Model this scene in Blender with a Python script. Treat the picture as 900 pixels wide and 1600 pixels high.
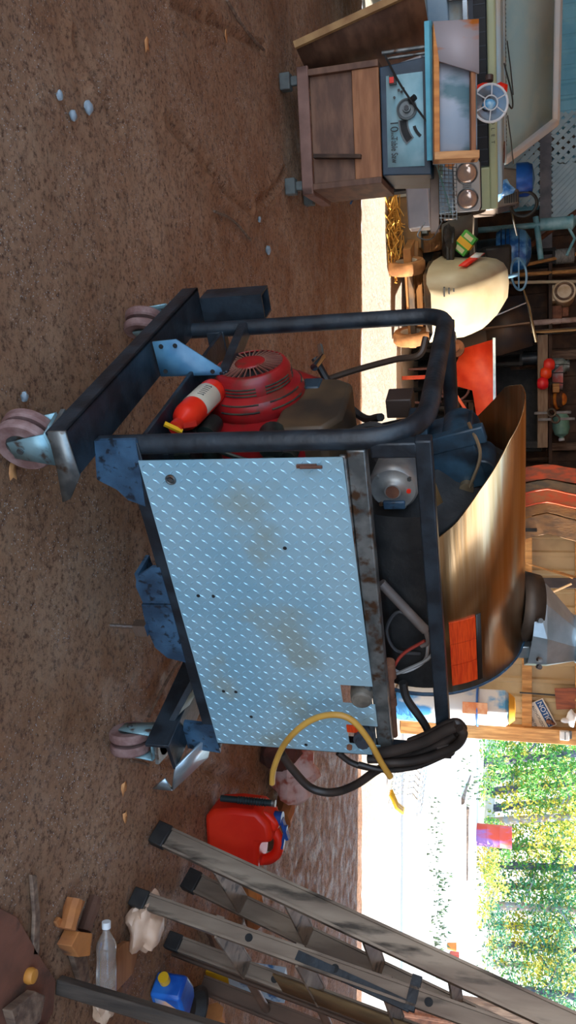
import bpy, bmesh, math, random
from mathutils import Vector, Matrix, Euler, noise
random.seed(7)
for o in list(bpy.data.objects): bpy.data.objects.remove(o)
SC = bpy.context.scene
COL = SC.collection
PI = math.pi
# ---------------------------------------------------------------- camera
F_PX, PITCH, EYE = 1300.0, math.radians(15.5), 1.3
cd = bpy.data.cameras.new('camera'); cam = bpy.data.objects.new('camera', cd); COL.objects.link(cam)
cd.sensor_fit = 'VERTICAL'; cd.sensor_height = 36; cd.lens = 36*F_PX/1600
cd.clip_start = .02; cd.clip_end = 400
fw = Vector((0, math.cos(PITCH), -math.sin(PITCH))); upv = Vector((0, math.sin(PITCH), math.cos(PITCH)))
# the photographer held the phone on its side: the frame's right edge is the world's up
R = Matrix((upv, Vector((-1, 0, 0)), -fw)).transposed()
cam.matrix_world = Matrix.Translation((0, 0, EYE)) @ R.to_4x4()
SC.camera = cam
# ---------------------------------------------------------------- light
SC.view_settings.view_transform = 'Standard'; SC.view_settings.look = 'None'
SC.view_settings.gamma = 1; SC.view_settings.exposure = 0.18; SC.view_settings.use_curve_mapping = False
wd = bpy.data.worlds.new('sky'); SC.world = wd; wd.use_nodes = True
nt = wd.node_tree; bg = nt.nodes['Background']
tc = nt.nodes.new('ShaderNodeTexCoord'); sx = nt.nodes.new('ShaderNodeSeparateXYZ'); rp = nt.nodes.new('ShaderNodeValToRGB')
nt.links.new(tc.outputs['Generated'], sx.inputs[0]); nt.links.new(sx.outputs['Z'], rp.inputs[0]); nt.links.new(rp.outputs[0], bg.inputs[0])
rp.color_ramp.elements[0].position = 0.0; rp.color_ramp.elements[0].color = (.90, .93, 1.0, 1)
rp.color_ramp.elements[1].position = .5; rp.color_ramp.elements[1].color = (.42, .68, 1.0, 1)
bg.inputs[1].default_value = 2.9
sl = bpy.data.lights.new('sun', 'SUN'); sun = bpy.data.objects.new('sun', sl); COL.objects.link(sun)
sl.energy = 15.0; sl.angle = math.radians(.6); sl.color = (1, .92, .80)
EL = math.radians(17)
sdir = Vector((-1, .035, 0)).normalized()*math.cos(EL) + Vector((0, 0, -math.sin(EL)))
sun.rotation_euler = sdir.to_track_quat('-Z', 'Y').to_euler(); sun.location = (20, 5, 8)

# ---------------------------------------------------------------- measuring helpers
def ray(x, y): return fw*F_PX + upv*(x-450.) + Vector((1, 0, 0))*(y-800.)
def G(x, y, z=0.): d = ray(x, y); return Vector((0, 0, EYE)) + d*((z-EYE)/d.z)
def D(x, y, Y): d = ray(x, y); return Vector((0, 0, EYE)) + d*(Y/d.y)
# ---------------------------------------------------------------- materials
def lin(c): return tuple((v/255/12.92 if v/255 <= .04045 else ((v/255+.055)/1.055)**2.4) for v in c) + (1,)
MATS = {}
def mat(name, c1, c2=None, rough=.6, metal=0., scale=6., bump=.0, bscale=None, lo=.4, hi=.62, stretch=(1, 1, 1), spec=.5, alpha=1., trans=0., c3=None, s3=20., detail=5., em=None):
    if name in MATS: return MATS[name]
    m = bpy.data.materials.new(name); m.use_nodes = True; n = m.node_tree; L = n.links
    b = n.nodes['Principled BSDF']; b.inputs['Roughness'].default_value = rough; b.inputs['Metallic'].default_value = metal
    b.inputs['Specular IOR Level'].default_value = spec; b.inputs['Alpha'].default_value = alpha; b.inputs['Transmission Weight'].default_value = trans
    b.inputs['Base Color'].default_value = lin(c1)
    if em: b.inputs['Emission Color'].default_value = lin(em[0]); b.inputs['Emission Strength'].default_value = em[1]
    t = n.nodes.new('ShaderNodeTexCoord'); mp = n.nodes.new('ShaderNodeMapping'); mp.inputs['Scale'].default_value = stretch
    L.new(t.outputs['Object'], mp.inputs[0])
    if c2:
        nz = n.nodes.new('ShaderNodeTexNoise'); nz.inputs['Scale'].default_value = scale; nz.inputs['Detail'].default_value = detail
        r = n.nodes.new('ShaderNodeValToRGB'); L.new(mp.outputs[0], nz.inputs['Vector']); L.new(nz.outputs['Fac'], r.inputs[0])
        r.color_ramp.elements[0].position = lo; r.color_ramp.elements[0].color = lin(c1)
        r.color_ramp.elements[1].position = hi; r.color_ramp.elements[1].color = lin(c2)
        out = r.outputs[0]
        if c3:
            n3 = n.nodes.new('ShaderNodeTexNoise'); n3.inputs['Scale'].default_value = s3; n3.inputs['Detail'].default_value = 6
            L.new(mp.outputs[0], n3.inputs['Vector']); r3 = n.nodes.new('ShaderNodeValToRGB'); L.new(n3.outputs['Fac'], r3.inputs[0])
            r3.color_ramp.elements[0].position = .56; r3.color_ramp.elements[1].position = .66
            mx = n.nodes.new('ShaderNodeMixRGB'); L.new(r3.outputs[0], mx.inputs[0]); L.new(out, mx.inputs[1]); mx.inputs[2].default_value = lin(c3); out = mx.outputs[0]
        L.new(out, b.inputs['Base Color'])
    if bump:
        nb = n.nodes.new('ShaderNodeTexNoise'); nb.inputs['Scale'].default_value = bscale or scale*3; nb.inputs['Detail'].default_value = 6
        bp = n.nodes.new('ShaderNodeBump'); bp.inputs['Strength'].default_value = bump; bp.inputs['Distance'].default_value = .01
        L.new(mp.outputs[0], nb.inputs['Vector']); L.new(nb.outputs['Fac'], bp.inputs['Height']); L.new(bp.outputs[0], b.inputs['Normal'])
    MATS[name] = m; return m
# ---------------------------------------------------------------- mesh helpers
def frame(o, zdir, xhint=(1, 0, 0)):
    z = Vector(zdir).normalized(); x = Vector(xhint) - z*Vector(xhint).dot(z)
    if x.length < 1e-4: x = Vector((0, 1, 0)) - z*z.y
    x.normalize(); y = z.cross(x)
    return Matrix.Translation(o) @ Matrix((x, y, z)).transposed().to_4x4()
class MB:
    def __init__(s): s.b = bmesh.new()
    def pts(s, vs, fs):
        v = [s.b.verts.new(p) for p in vs]
        for f in fs:
            try: s.b.faces.new([v[i] for i in f])
            except ValueError: pass
        return s
    def box(s, c, size, rot=None, taper=None):
        hx, hy, hz = [q/2 for q in size]; M = Matrix.Translation(c)
        if rot is not None: M = M @ (rot.to_4x4() if isinstance(rot, Matrix) else Euler(rot).to_matrix().to_4x4())
        tx, ty = taper or (1, 1)
        vs = [M @ Vector((a*hx*(tx if d > 0 else 1), b*hy*(ty if d > 0 else 1), d*hz)) for d in (-1, 1) for b in (-1, 1) for a in (-1, 1)]
        return s.pts(vs, [(0, 2, 3, 1), (4, 5, 7, 6), (0, 1, 5, 4), (2, 6, 7, 3), (0, 4, 6, 2), (1, 3, 7, 5)])
    def bb(s, a, b):
        a = Vector(a); b = Vector(b)
        return s.box((a+b)/2, [abs(q) for q in (b-a)])
    def beam(s, p0, p1, w, h, hint=(0, 0, 1)):      # rectangular bar, h measured along hint
        p0 = Vector(p0); p1 = Vector(p1); M = frame(p0, p1-p0, hint); L = (p1-p0).length
        return s.box(M @ Vector((0, 0, L/2)), (h, w, L), M.to_3x3())
    def cyl(s, p0, p1, r, r2=None, seg=20, cap=True):
        p0 = Vector(p0); p1 = Vector(p1); M = frame(p0, p1-p0); L = (p1-p0).length; r2 = r if r2 is None else r2
        vs = [M @ Vector((rr*math.cos(2*PI*i/seg), rr*math.sin(2*PI*i/seg), zz)) for rr, zz in ((r, 0), (r2, L)) for i in range(seg)]
        fs = [(i, (i+1) % seg, seg+(i+1) % seg, seg+i) for i in range(seg)]
        if cap: fs += [tuple(range(seg-1, -1, -1)), tuple(range(seg, 2*seg))]
        return s.pts(vs, fs)
    def lathe(s, M, prof, seg=28, a0=0., a1=2*PI):
        full = abs(a1-a0-2*PI) < 1e-6; n = seg if full else seg+1; vs = []
        for r, z in prof:
            for i in range(n):
                a = a0+(a1-a0)*i/seg; vs.append(M @ Vector((r*math.cos(a), r*math.sin(a), z)))
        fs = []
        for k in range(len(prof)-1):
            for i in range(seg):
                j = (i+1) % n; fs.append((k*n+i, k*n+j, (k+1)*n+j, (k+1)*n+i))
        s.pts(vs, fs); bmesh.ops.remove_doubles(s.b, verts=s.b.verts, dist=1e-5); return s
    def tube(s, path, r, seg=10, closed=False, cap=True):
        P = [Vector(p) for p in path]; n = len(P); rs = r if isinstance(r, (list, tuple)) else [r]*n
        t0 = (P[1]-P[0]).normalized(); u = t0.orthogonal().normalized(); vs = []
        for i in range(n):
            a = P[(i-1) % n] if (closed or i > 0) else P[i]; b = P[(i+1) % n] if (closed or i < n-1) else P[i]
            t = (b-a).normalized(); u = (u - t*u.dot(t)); u = u.normalized() if u.length > 1e-6 else t.orthogonal().normalized(); w = t.cross(u)
            for k in range(seg): vs.append(P[i] + (u*math.cos(2*PI*k/seg) + w*math.sin(2*PI*k/seg))*rs[i])
        fs = []
        for i in range(n if closed else n-1):
            j = (i+1) % n
            for k in range(seg): fs.append((i*seg+k, i*seg+(k+1) % seg, j*seg+(k+1) % seg, j*seg+k))
        if not closed and cap: fs += [tuple(range(seg-1, -1, -1)), tuple((n-1)*seg+k for k in range(seg))]
        return s.pts(vs, fs)
    def prism(s, M, poly, h0, h1):                   # polygon in M's xy plane, extruded along z
        n = len(poly); vs = [M @ Vector((x, y, h)) for h in (h0, h1) for x, y in poly]
        return s.pts(vs, [tuple(range(n-1, -1, -1)), tuple(range(n, 2*n))] + [(i, (i+1) % n, n+(i+1) % n, n+i) for i in range(n)])
    def ball(s, c, r, sub=2, jit=0., seed=0):
        g = bmesh.ops.create_icosphere(s.b, subdivisions=sub, radius=1)
        rr = Vector(r) if isinstance(r, (tuple, list, Vector)) else Vector((r, r, r))
        for v in g['verts']:
            k = 1 + jit*noise.noise(v.co*1.7 + Vector((seed*7.3, seed, -seed*3.1)))
            v.co = Vector((v.co.x*rr.x*k, v.co.y*rr.y*k, v.co.z*rr.z*k)) + Vector(c)
        return s
    def torus(s, M, R, r, seg=32, s2=10, sy=1.):
        return s.lathe(M, [(R + r*math.cos(2*PI*k/s2), r*sy*math.sin(2*PI*k/s2)) for k in range(s2+1)], seg)
    def build(s, name, m, parent=None, bevel=0., smooth=True, ang=38, solid=0.):
        bmesh.ops.recalc_face_normals(s.b, faces=s.b.faces)
        me = bpy.data.meshes.new(name); s.b.to_mesh(me); s.b.free()
        if smooth:
            me.polygons.foreach_set('use_smooth', [True]*len(me.polygons)); me.set_sharp_from_angle(angle=math.radians(ang))
        o = bpy.data.objects.new(name, me); COL.objects.link(o); me.materials.append(m)
        if parent is not None: o.parent = parent
        if solid:
            q = o.modifiers.new('thickness', 'SOLIDIFY'); q.thickness = solid; q.offset = 0
        if bevel:
            q = o.modifiers.new('bevel', 'BEVEL'); q.width = bevel; q.segments = 2; q.limit_method = 'ANGLE'; q.angle_limit = math.radians(40)
        return o
def arc(pts, r, n=7):                                 # polyline with rounded corners
    P = [Vector(p) for p in pts]; out = [P[0]]
    for i in range(1, len(P)-1):
        a, b, c = P[i-1], P[i], P[i+1]; rr = r if not isinstance(r, (list, tuple)) else r[i-1]
        k = min(rr, (a-b).length*.49, (c-b).length*.49); p0 = b+(a-b).normalized()*k; p1 = b+(c-b).normalized()*k
        for j in range(n+1):
            t = j/n; out.append(p0*(1-t)**2 + b*2*t*(1-t) + p1*t*t)
    out.append(P[-1]); return out
def spline(pts, n=8):
    P = [Vector(p) for p in pts]; P = [P[0]*2-P[1]] + P + [P[-1]*2-P[-2]]; out = []
    for i in range(1, len(P)-2):
        for j in range(n):
            t = j/n; a, b, c, d = P[i-1:i+3]
            out.append(.5*((2*b)+(c-a)*t+(2*a-5*b+4*c-d)*t*t+(3*b-a-3*c+d)*t**3))
    out.append(P[-2]); return out
def tag(o, label, cat, group=None, kind=None):
    if label: o['label'] = label
    if cat: o['category'] = cat
    if group: o['group'] = group
    if kind: o['kind'] = kind
    return o
def thing(name, label, cat, loc=(0, 0, 0), rz=0., group=None, rot=None):
    o = bpy.data.objects.new(name, None); COL.objects.link(o); o.empty_display_size = .1
    o.location = loc; o.rotation_euler = rot if rot else (0, 0, rz); return tag(o, label, cat, group)
def struct(name, mb, m, **k): o = mb.build(name, m, **k); o['kind'] = 'structure'; return o
def text(name, s, size, M, m, parent, depth=.0006, sx=1.):
    cu = bpy.data.curves.new(name, 'FONT'); cu.body = s; cu.size = size; cu.extrude = depth; cu.align_x = 'CENTER'; cu.align_y = 'CENTER'
    t = bpy.data.objects.new(name+'_src', cu); COL.objects.link(t)
    me = bpy.data.meshes.new_from_object(t.evaluated_get(bpy.context.evaluated_depsgraph_get())); bpy.data.objects.remove(t)
    me.transform(M @ Matrix.Diagonal((sx, 1, 1, 1))); me.materials.clear(); me.materials.append(m)
    o = bpy.data.objects.new(name, me); COL.objects.link(o); o.parent = parent; return o
def dup(root, loc, rot=None, label=None, scale=None, group=None):
    def cp(o, par):
        c = o.copy(); COL.objects.link(c); c.parent = par
        for ch in o.children: cp(ch, c)
        return c
    r = cp(root, None); r.location = loc
    if rot is not None: r.rotation_euler = rot
    if scale: r.scale = (scale,)*3 if not isinstance(scale, tuple) else scale
    if label: r['label'] = label
    if group: r['group'] = group
    return r
# ---------------------------------------------------------------- palette
steel_black = mat('black_painted_steel', (22, 28, 34), (38, 48, 56), rough=.42, scale=14, bump=.15, bscale=60)
steel_blue = mat('worn_blue_black_paint', (38, 60, 80), (60, 92, 118), rough=.4, scale=10, bump=.15, bscale=80, c3=(26, 36, 46), s3=45)
steel_raw = mat('dull_raw_steel', (100, 104, 104), (140, 144, 142), rough=.42, metal=.7, scale=16, bump=.1, c3=(90, 66, 48), s3=22)
chrome = mat('bright_metal', (205, 214, 222), rough=.18, metal=1.)
galv = mat('galvanised_sheet', (165, 185, 195), (196, 212, 220), rough=.36, metal=.75, scale=10, bump=.05)
alu = mat('aged_aluminium', (124, 108, 94), (164, 148, 130), rough=.45, metal=.5, scale=9, stretch=(1, 1, .2), bump=.1, c3=(74, 66, 58), s3=16)
alu_dark = mat('dirty_aluminium', (64, 58, 52), (98, 90, 80), rough=.5, metal=.6, scale=9, bump=.12)
rubber = mat('black_rubber', (26, 25, 25), (40, 38, 36), rough=.55, scale=20, bump=.1)
caster_rubber = mat('dusty_red_brown_rubber', (118, 84, 78), (150, 120, 114), rough=.7, scale=20, bump=.25)
black_plastic = mat('black_plastic', (24, 26, 28), (44, 44, 42), rough=.45, scale=9)
red_paint = mat('red_engine_paint', (132, 20, 24), (160, 30, 30), rough=.38, scale=8, c3=(110, 40, 30), s3=18, bump=.08)
wood_raw = mat('raw_lumber', (168, 118, 66), (205, 152, 90), rough=.7, scale=5, stretch=(8, 8, .8), bump=.25)
wood_old = mat('weathered_lumber', (96, 74, 60), (134, 108, 88), rough=.8, scale=6, stretch=(6, 6, .8), bump=.4)
wood_dark = mat('dark_lumber', (58, 42, 32), (88, 64, 48), rough=.8, scale=6, bump=.4)
white_pl = mat('white_plastic', (214, 216, 218), (232, 232, 230), rough=.4, scale=8)
red_pl = mat('red_plastic', (232, 36, 14), (244, 52, 24), rough=.42, scale=6, bump=.06)
blue_pl = mat('blue_plastic', (18, 66, 150), (30, 96, 190), rough=.35, scale=7)
yellow_pl = mat('yellow_plastic', (220, 170, 30), rough=.4)
dark_void = mat('matte_near_black', (16, 18, 20), (34, 34, 34), rough=.7, scale=14, bump=.3)  # near-black for the coil drum, holes, slots and bench frame
rust = mat('rusty_metal', (92, 56, 40), (130, 84, 60), rough=.8, scale=12, bump=.4)
orange_pl = mat('orange_marker', (222, 72, 22), (196, 52, 16), rough=.4, scale=20, stretch=(1, 1, 12))
# ================================================================ THE SETTING
def dirt_mat(name, a, b, c, pebble_glint, bump=1.0, wet=.55):
    m = bpy.data.materials.new(name); m.use_nodes = True; n = m.node_tree; L = n.links; bs = n.nodes['Principled BSDF']
    t = n.nodes.new('ShaderNodeTexCoord')
    def nz(s, d=8, rgh=.6): q = n.nodes.new('ShaderNodeTexNoise'); q.inputs['Scale'].default_value = s; q.inputs['Detail'].default_value = d; q.inputs['Roughness'].default_value = rgh; L.new(t.outputs['Object'], q.inputs['Vector']); return q
    def ramp(src, lo, hi, ca=(0, 0, 0, 1), cb=(1, 1, 1, 1)):
        r = n.nodes.new('ShaderNodeValToRGB'); L.new(src, r.inputs[0]); r.color_ramp.elements[0].position = lo; r.color_ramp.elements[1].position = hi
        r.color_ramp.elements[0].color = ca; r.color_ramp.elements[1].color = cb; return r.outputs[0]
    def mix(f, x, y): q = n.nodes.new('ShaderNodeMixRGB'); L.new(f, q.inputs[0]); L.new(x, q.inputs[1]); (L.new(y, q.inputs[2]) if not isinstance(y, tuple) else setattr(q.inputs[2], 'default_value', y)); return q.outputs[0]
    base = ramp(nz(1.3, 6).outputs['Fac'], .38, .64, lin(a), lin(b))
    base = mix(ramp(nz(48, 9, .8).outputs['Fac'], .49, .62), base, lin(c))
    vo = n.nodes.new('ShaderNodeTexVoronoi'); vo.inputs['Scale'].default_value = 95; L.new(t.outputs['Object'], vo.inputs['Vector'])
    pm = ramp(vo.outputs['Distance'], .13, .20, (1, 1, 1, 1), (0, 0, 0, 1)); gate = ramp(nz(3.2, 6, .7).outputs['Fac'], .47, .55)
    mu = n.nodes.new('ShaderNodeMath'); mu.operation = 'MULTIPLY'; L.new(pm, mu.inputs[0]); L.new(gate, mu.inputs[1])
    base = mix(mu.outputs[0], base, lin(pebble_glint)); L.new(base, bs.inputs['Base Color'])
    mr = n.nodes.new('ShaderNodeMapRange'); L.new(nz(9, 5).outputs['Fac'], mr.inputs[0]); mr.inputs[1].default_value = .35; mr.inputs[2].default_value = .65; mr.inputs[3].default_value = wet; mr.inputs[4].default_value = .95
    L.new(mr.outputs[0], bs.inputs['Roughness'])
    bp = n.nodes.new('ShaderNodeBump'); bp.inputs['Strength'].default_value = bump; bp.inputs['Distance'].default_value = .03
    L.new(nz(30, 10, .8).outputs['Fac'], bp.inputs['Height'])
    b2 = n.nodes.new('ShaderNodeBump'); b2.inputs['Strength'].default_value = bump*.8; b2.inputs['Distance'].default_value = .05
    L.new(nz(9, 5).outputs['Fac'], b2.inputs['Height']); L.new(b2.outputs[0], bp.inputs['Normal']); L.new(bp.outputs[0], bs.inputs['Normal'])
    return m
dirt = dirt_mat('packed_dirt', (178, 122, 82), (208, 162, 126), (104, 64, 40), (244, 242, 240), wet=.36)  # near-white specks: pebbles, plus wet glints painted into the colour
sand = dirt_mat('sand_and_sunlit_strip', (214, 204, 190), (226, 218, 206), (198, 186, 170), (230, 226, 220), bump=.4, wet=.9)
def grid(x0, x1, y0, y1, nx, ny, h):
    m = MB(); vs = []; 
    for j in range(ny+1):
        for i in range(nx+1):
            x = x0+(x1-x0)*i/nx; y = y0+(y1-y0)*j/ny; vs.append((x, y, h(x, y)))
    return m.pts(vs, [(j*(nx+1)+i, j*(nx+1)+i+1, (j+1)*(nx+1)+i+1, (j+1)*(nx+1)+i) for j in range(ny) for i in range(nx)])
RUTS = []
for P_ in ([(270, 5), (330, 35), (412, 78)], [(330, 268), (352, 300), (392, 330)], [(400, 318), (425, 300), (446, 270)], [(120, 60), (150, 130), (190, 200)], [(262, 190), (300, 235), (330, 268)], [(250, 1180), (330, 1205), (400, 1225)]):
    Q_ = [G(*q) for q in P_]; RUTS += [(Q_[i].x, Q_[i].y, Q_[i+1].x, Q_[i+1].y) for i in range(2)]
def fh(x, y):
    h = -.007 + .006*noise.noise(Vector((x*2.2, y*2.2, 0))) + .005*noise.noise(Vector((x*7, y*7, 3))) + .003*noise.noise(Vector((x*18, y*18, 5)))
    for ax, ay, bx, by in RUTS:
        if min(ax, bx)-.1 < x < max(ax, bx)+.1 and min(ay, by)-.1 < y < max(ay, by)+.1:
            dx, dy = bx-ax, by-ay; t_ = max(0, min(1, ((x-ax)*dx+(y-ay)*dy)/(dx*dx+dy*dy))); d_ = math.hypot(x-ax-t_*dx, y-ay-t_*dy)
            h += -.016*math.exp(-(d_/.022)**2) + .012*math.exp(-((d_-.045)/.02)**2)
    return h
fl = MB()
vs = []; xs = [-9+3*i/40 for i in range(40)]+[-6+10.3*i/460 for i in range(461)]; ys = [-4+5*j/60 for j in range(60)]+[1+6.1*j/300 for j in range(301)]; NX = len(xs)
fl.pts([(x, y, fh(x, y)) for y in ys for x in xs], [(j*NX+i, j*NX+i+1, (j+1)*NX+i+1, (j+1)*NX+i) for j in range(len(ys)-1) for i in range(NX-1)])
struct('floor', fl, dirt)
gr = grid(-14, 70, 7.1, 75, 210, 170, lambda x, y: fh(x, y)+.03*noise.noise(Vector((x*.3, y*.3, 1)))*max(0, min(1, (y-9)/4)) + (.9*max(0, (y-16))/40 if y > 16 else 0))  # inside the barn the pale colour starts at the shade edge, painted sunlight
gr.pts([(x, y, -.012) for y in (-6, 7.1) for x in (4.3, 70)], [(0, 1, 3, 2)])
struct('ground', gr, sand)
def corrugated(name, x0, x1, y, z0, z1, m, pitch=.2, dep=.022, hide=None):
    k = MB(); xs = []; x = x0
    while x < x1-1e-6:
        for dx, dd in ((0, 0), (pitch*.62, 0), (pitch*.72, dep), (pitch*.9, dep), (pitch, 0)): xs.append((min(x+dx, x1), y-dd))
        x += pitch
    n = len(xs); k.pts([(a, b, z0) for a, b in xs]+[(a, b, z1) for a, b in xs], [(i, i+1, n+i+1, n+i) for i in range(n-1)])
    k.bb((x0, y+.005, z0), (x1, y+.02, z1)); return struct(name, k, m, smooth=False)
tan_wall = mat('ribbed_metal_warm_bounce', (176, 150, 108), (196, 170, 126), rough=.5, metal=.0, scale=3, bump=.05)  # same metal as the left wall, with warm bounce light put into the colour
blue_wall = mat('ribbed_metal_blue_daylight', (126, 200, 226), (150, 216, 236), rough=.5, scale=3, bump=.05)  # the same metal again, bluish daylight painted into the colour
YB, YL = 9.6, 11.5
corrugated('wall_back', -.3, 2.42, YB, 0, 3.4, tan_wall)
corrugated('wall_back_left', -9, -4.0, YL, 0, 3.4, blue_wall)
w = MB(); [w.bb((-4.0+i*.1854, YL-.01-.006*(i%2), 0), (-4.0+i*.1854+.18, YL+.015, 3.4)) for i in range(20)]; w.bb((-4.0, YL+.016, 0), (-.3, YL+.03, 3.4)); struct('wall_back_centre', w, wood_dark)
w = MB(); w.bb((-.33, YB, 0), (-.27, YL+.02, 3.4)); struct('wall_return', w, wood_dark)
w = MB(); w.bb((-9.1, -4, 0), (-9, YL, 3.4)); struct('wall_left', w, wood_dark)
w = MB(); w.bb((4.3, -4, 0), (4.4, 6.85, 3.4)); struct('wall_right', w, wood_old)
w = MB(); w.bb((-9.1, -.4, 3.4), (4.4, YL+.1, 3.5))
for k in range(6): w.bb((-9, -.4+k*2, 3.2), (4.3, -.32+k*2, 3.4))
struct('ceiling', w, mat('pine_roof_boards', (206, 150, 92), (226, 176, 116), rough=.7, scale=3, stretch=(6, .6, 6)))
corrugated('wall_back_right', 5.62, 9, YB, 0, 3.4, rust)
# framing of the back wall: rails, jamb post, posts
w = MB(); w.bb((-.2, YB-.09, 1.335), (2.36, YB-.023, 1.44)); struct('trim_1', w, wood_raw, bevel=.004)
w = MB(); w.bb((-.2, YB-.09, 1.89), (2.36, YB-.023, 2.0)); struct('trim_2', w, wood_raw, bevel=.004)
w = MB(); w.bb((2.36, YB-.13, 0), (2.52, YB+.03, 3.4)); struct('trim_3', w, wood_raw, bevel=.006)
w = MB(); w.bb((5.48, YB-.1, 0), (5.64, YB+.03, 3.4)); struct('trim_4', w, wood_old, bevel=.006)
w = MB(); w.beam((4.32, 4.62, 2.5), (1.25, 1.84, 2.5), .12, .14); w.bb((1.22, 1.8, 2.5), (1.36, 1.94, 3.4)); struct('trim_5', w, wood_old)
w = MB(); w.bb((-6.2, YL-.16, 1.56), (-3.2, YL-.03, 1.72)); struct('trim_6', w, mat('grey_weathered_rail', (110, 112, 120), (140, 138, 142), rough=.8, scale=5, bump=.3), bevel=.005)
w = MB(); w.bb((-4.9, YL-.14, 0), (-4.72, YL-.03, 3.4)); struct('trim_7', w, wood_old, bevel=.005)
for i, (px, wd_) in enumerate(((432, .1), (560, .12), (700, .1))):
    p = D(800, px, YL-.1); w = MB(); w.bb((p.x-wd_/2, YL-.18, 0), (p.x+wd_/2, YL-.03, 3.4)); struct('trim_%d' % (8+i), w, wood_old, bevel=.005)
# ================================================================ OUTDOORS
leafm = []
for nm, c1, c2 in (('green_leaves', (52, 120, 36), (96, 158, 50)), ('yellow_green_leaves', (150, 168, 44), (214, 190, 60)), ('blue_green_leaves', (40, 100, 64), (70, 140, 88))):
    leafm.append(mat(nm, c1, c2, rough=.6, scale=2.0, lo=.42, hi=.56, c3=(222, 196, 70), s3=3))
barkm = mat('blue_grey_bark', (74, 82, 104), (112, 112, 122), rough=.9, scale=8, bump=.5)
barkw = mat('pale_bark', (150, 160, 176), (176, 150, 128), rough=.9, scale=4, bump=.4)
def leaf_cloud(c, rad, n, size, rnd):
    k = MB(); vs = []; fs = []
    for i in range(n):
        while True:
            p = Vector((rnd.uniform(-1, 1), rnd.uniform(-1, 1), rnd.uniform(-1, 1)))
            if p.length < 1 and noise.noise(Vector((p.x*rad[0], p.y*rad[1], p.z*rad[2]))*1.3+Vector(c)) > -.12: break
        p = Vector((p.x*rad[0], p.y*rad[1], p.z*rad[2])) + Vector(c)
        if p.z < .02: continue
        a = Vector((rnd.gauss(0, 1), rnd.gauss(0, 1), rnd.gauss(0, 1))).normalized(); b = a.orthogonal().normalized(); s = size*rnd.uniform(.6, 1.3); q = len(vs)
        vs += [p-a*s, p-b*s*.55, p+a*s, p+b*s*.55]; fs.append((q, q+1, q+2, q+3))
    return k.pts(vs, fs)
TREES = [  # image column, distance, lean, crown height, crown radius, kind, bark
 (1192, 27, -.25, 1.6, 1.3, 0, 0), (1215, 31, -.30, 2.2, 1.7, 1, 0), (1238, 29, -.28, 2.4, 1.6, 0, 0), (1262, 33, -.30, 2.6, 1.8, 2, 0), (1285, 28, -.22, 2.7, 1.5, 1, 1),
 (1322, 34, -.12, 2.0, 1.8, 1, 0), (1352, 30, -.10, 2.1, 1.7, 0, 0), (1384, 33, -.14, 2.4, 1.8, 1, 0), (1415, 29, -.08, 2.0, 1.6, 2, 1), (1445, 32, -.1, 2.2, 1.8, 0, 0),
 (1475, 30, -.06, 1.9, 1.6, 1, 0), (1505, 33, -.1, 2.1, 1.8, 0, 1), (1540, 29, .0, 2.0, 1.7, 2, 0), (1575, 32, .0, 2.2, 1.8, 0, 0)]
HOW = ['farthest left, beside the door post', 'second from the door post, leaning left', 'third from the door post, with a dark leaning trunk', 'fourth from the door post, deep green', 'just left of the drum, with a pale trunk',
 'just right of the drum, yellow', 'second to the right of the drum', 'third to the right of the drum, yellow-green', 'middle of the right-hand stand, pale trunk', 'sixth from the right edge of the doorway',
 'fourth from the right edge of the doorway, yellow', 'third from the right edge of the doorway, pale trunk', 'second from the right edge, bluish green', 'farthest right, by the right door jamb']
for i, (u, Y, lean, h, rad, kd, bk) in enumerate(TREES):
    rnd = random.Random(50+i); b = D(760, u, Y); gz = .9*(Y-16)/40
    t = thing('woodland_tree', 'leafy woodland tree, ' + HOW[i], 'tree', (b.x, Y, gz-.03), group='trees beyond the doorway')
    k = MB(); k.tube(spline([(0, 0, 0), (lean*.8, .1, 1.2), (lean*2, .1, 3), (lean*3.4, 0, 5.5)], 5), [.15-.004*q for q in range(16)], 8).build('trunk', barkw if bk else barkm, t)
    k = MB()
    for q in range(4):
        z0 = rnd.uniform(.9, 3.2); a = rnd.uniform(0, 6.28); k.tube(spline([(lean*z0*.66, 0, z0), (lean*z0*.66+math.cos(a)*.5, math.sin(a)*.5, z0+.35), (lean*z0*.66+math.cos(a)*1.2, math.sin(a)*1.1, z0+.6)], 4), [.04-.003*e for e in range(9)], 6)
    k.build('branches', barkw if bk else barkm, t)
    k = leaf_cloud((lean*h*.6, 0, h), (rad, rad*.8, h*1.0), 2300, .075, rnd)
    k.build('foliage', leafm[kd], t, smooth=False)
for i, (x, y0, Y) in enumerate(((752, 1215, 25), (757, 1400, 24), (754, 1480, 26), (752, 1345, 27))):
    rnd = random.Random(90+i); p = D(x, y0, Y); k = leaf_cloud((0, 0, .3), (1.5, .7, .6), 1100, .05, rnd); o = k.build('undergrowth_bush', leafm[i % 3], smooth=False)
    o.location = (p.x, Y, .9*(Y-16)/40-.02); tag(o, ['low green bush left of the drum', 'low yellow-green bush under the middle trees', 'low bluish bush near the right door jamb', 'low green bush right behind the drum'][i], 'bush', 'bushes along the woods')
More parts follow.
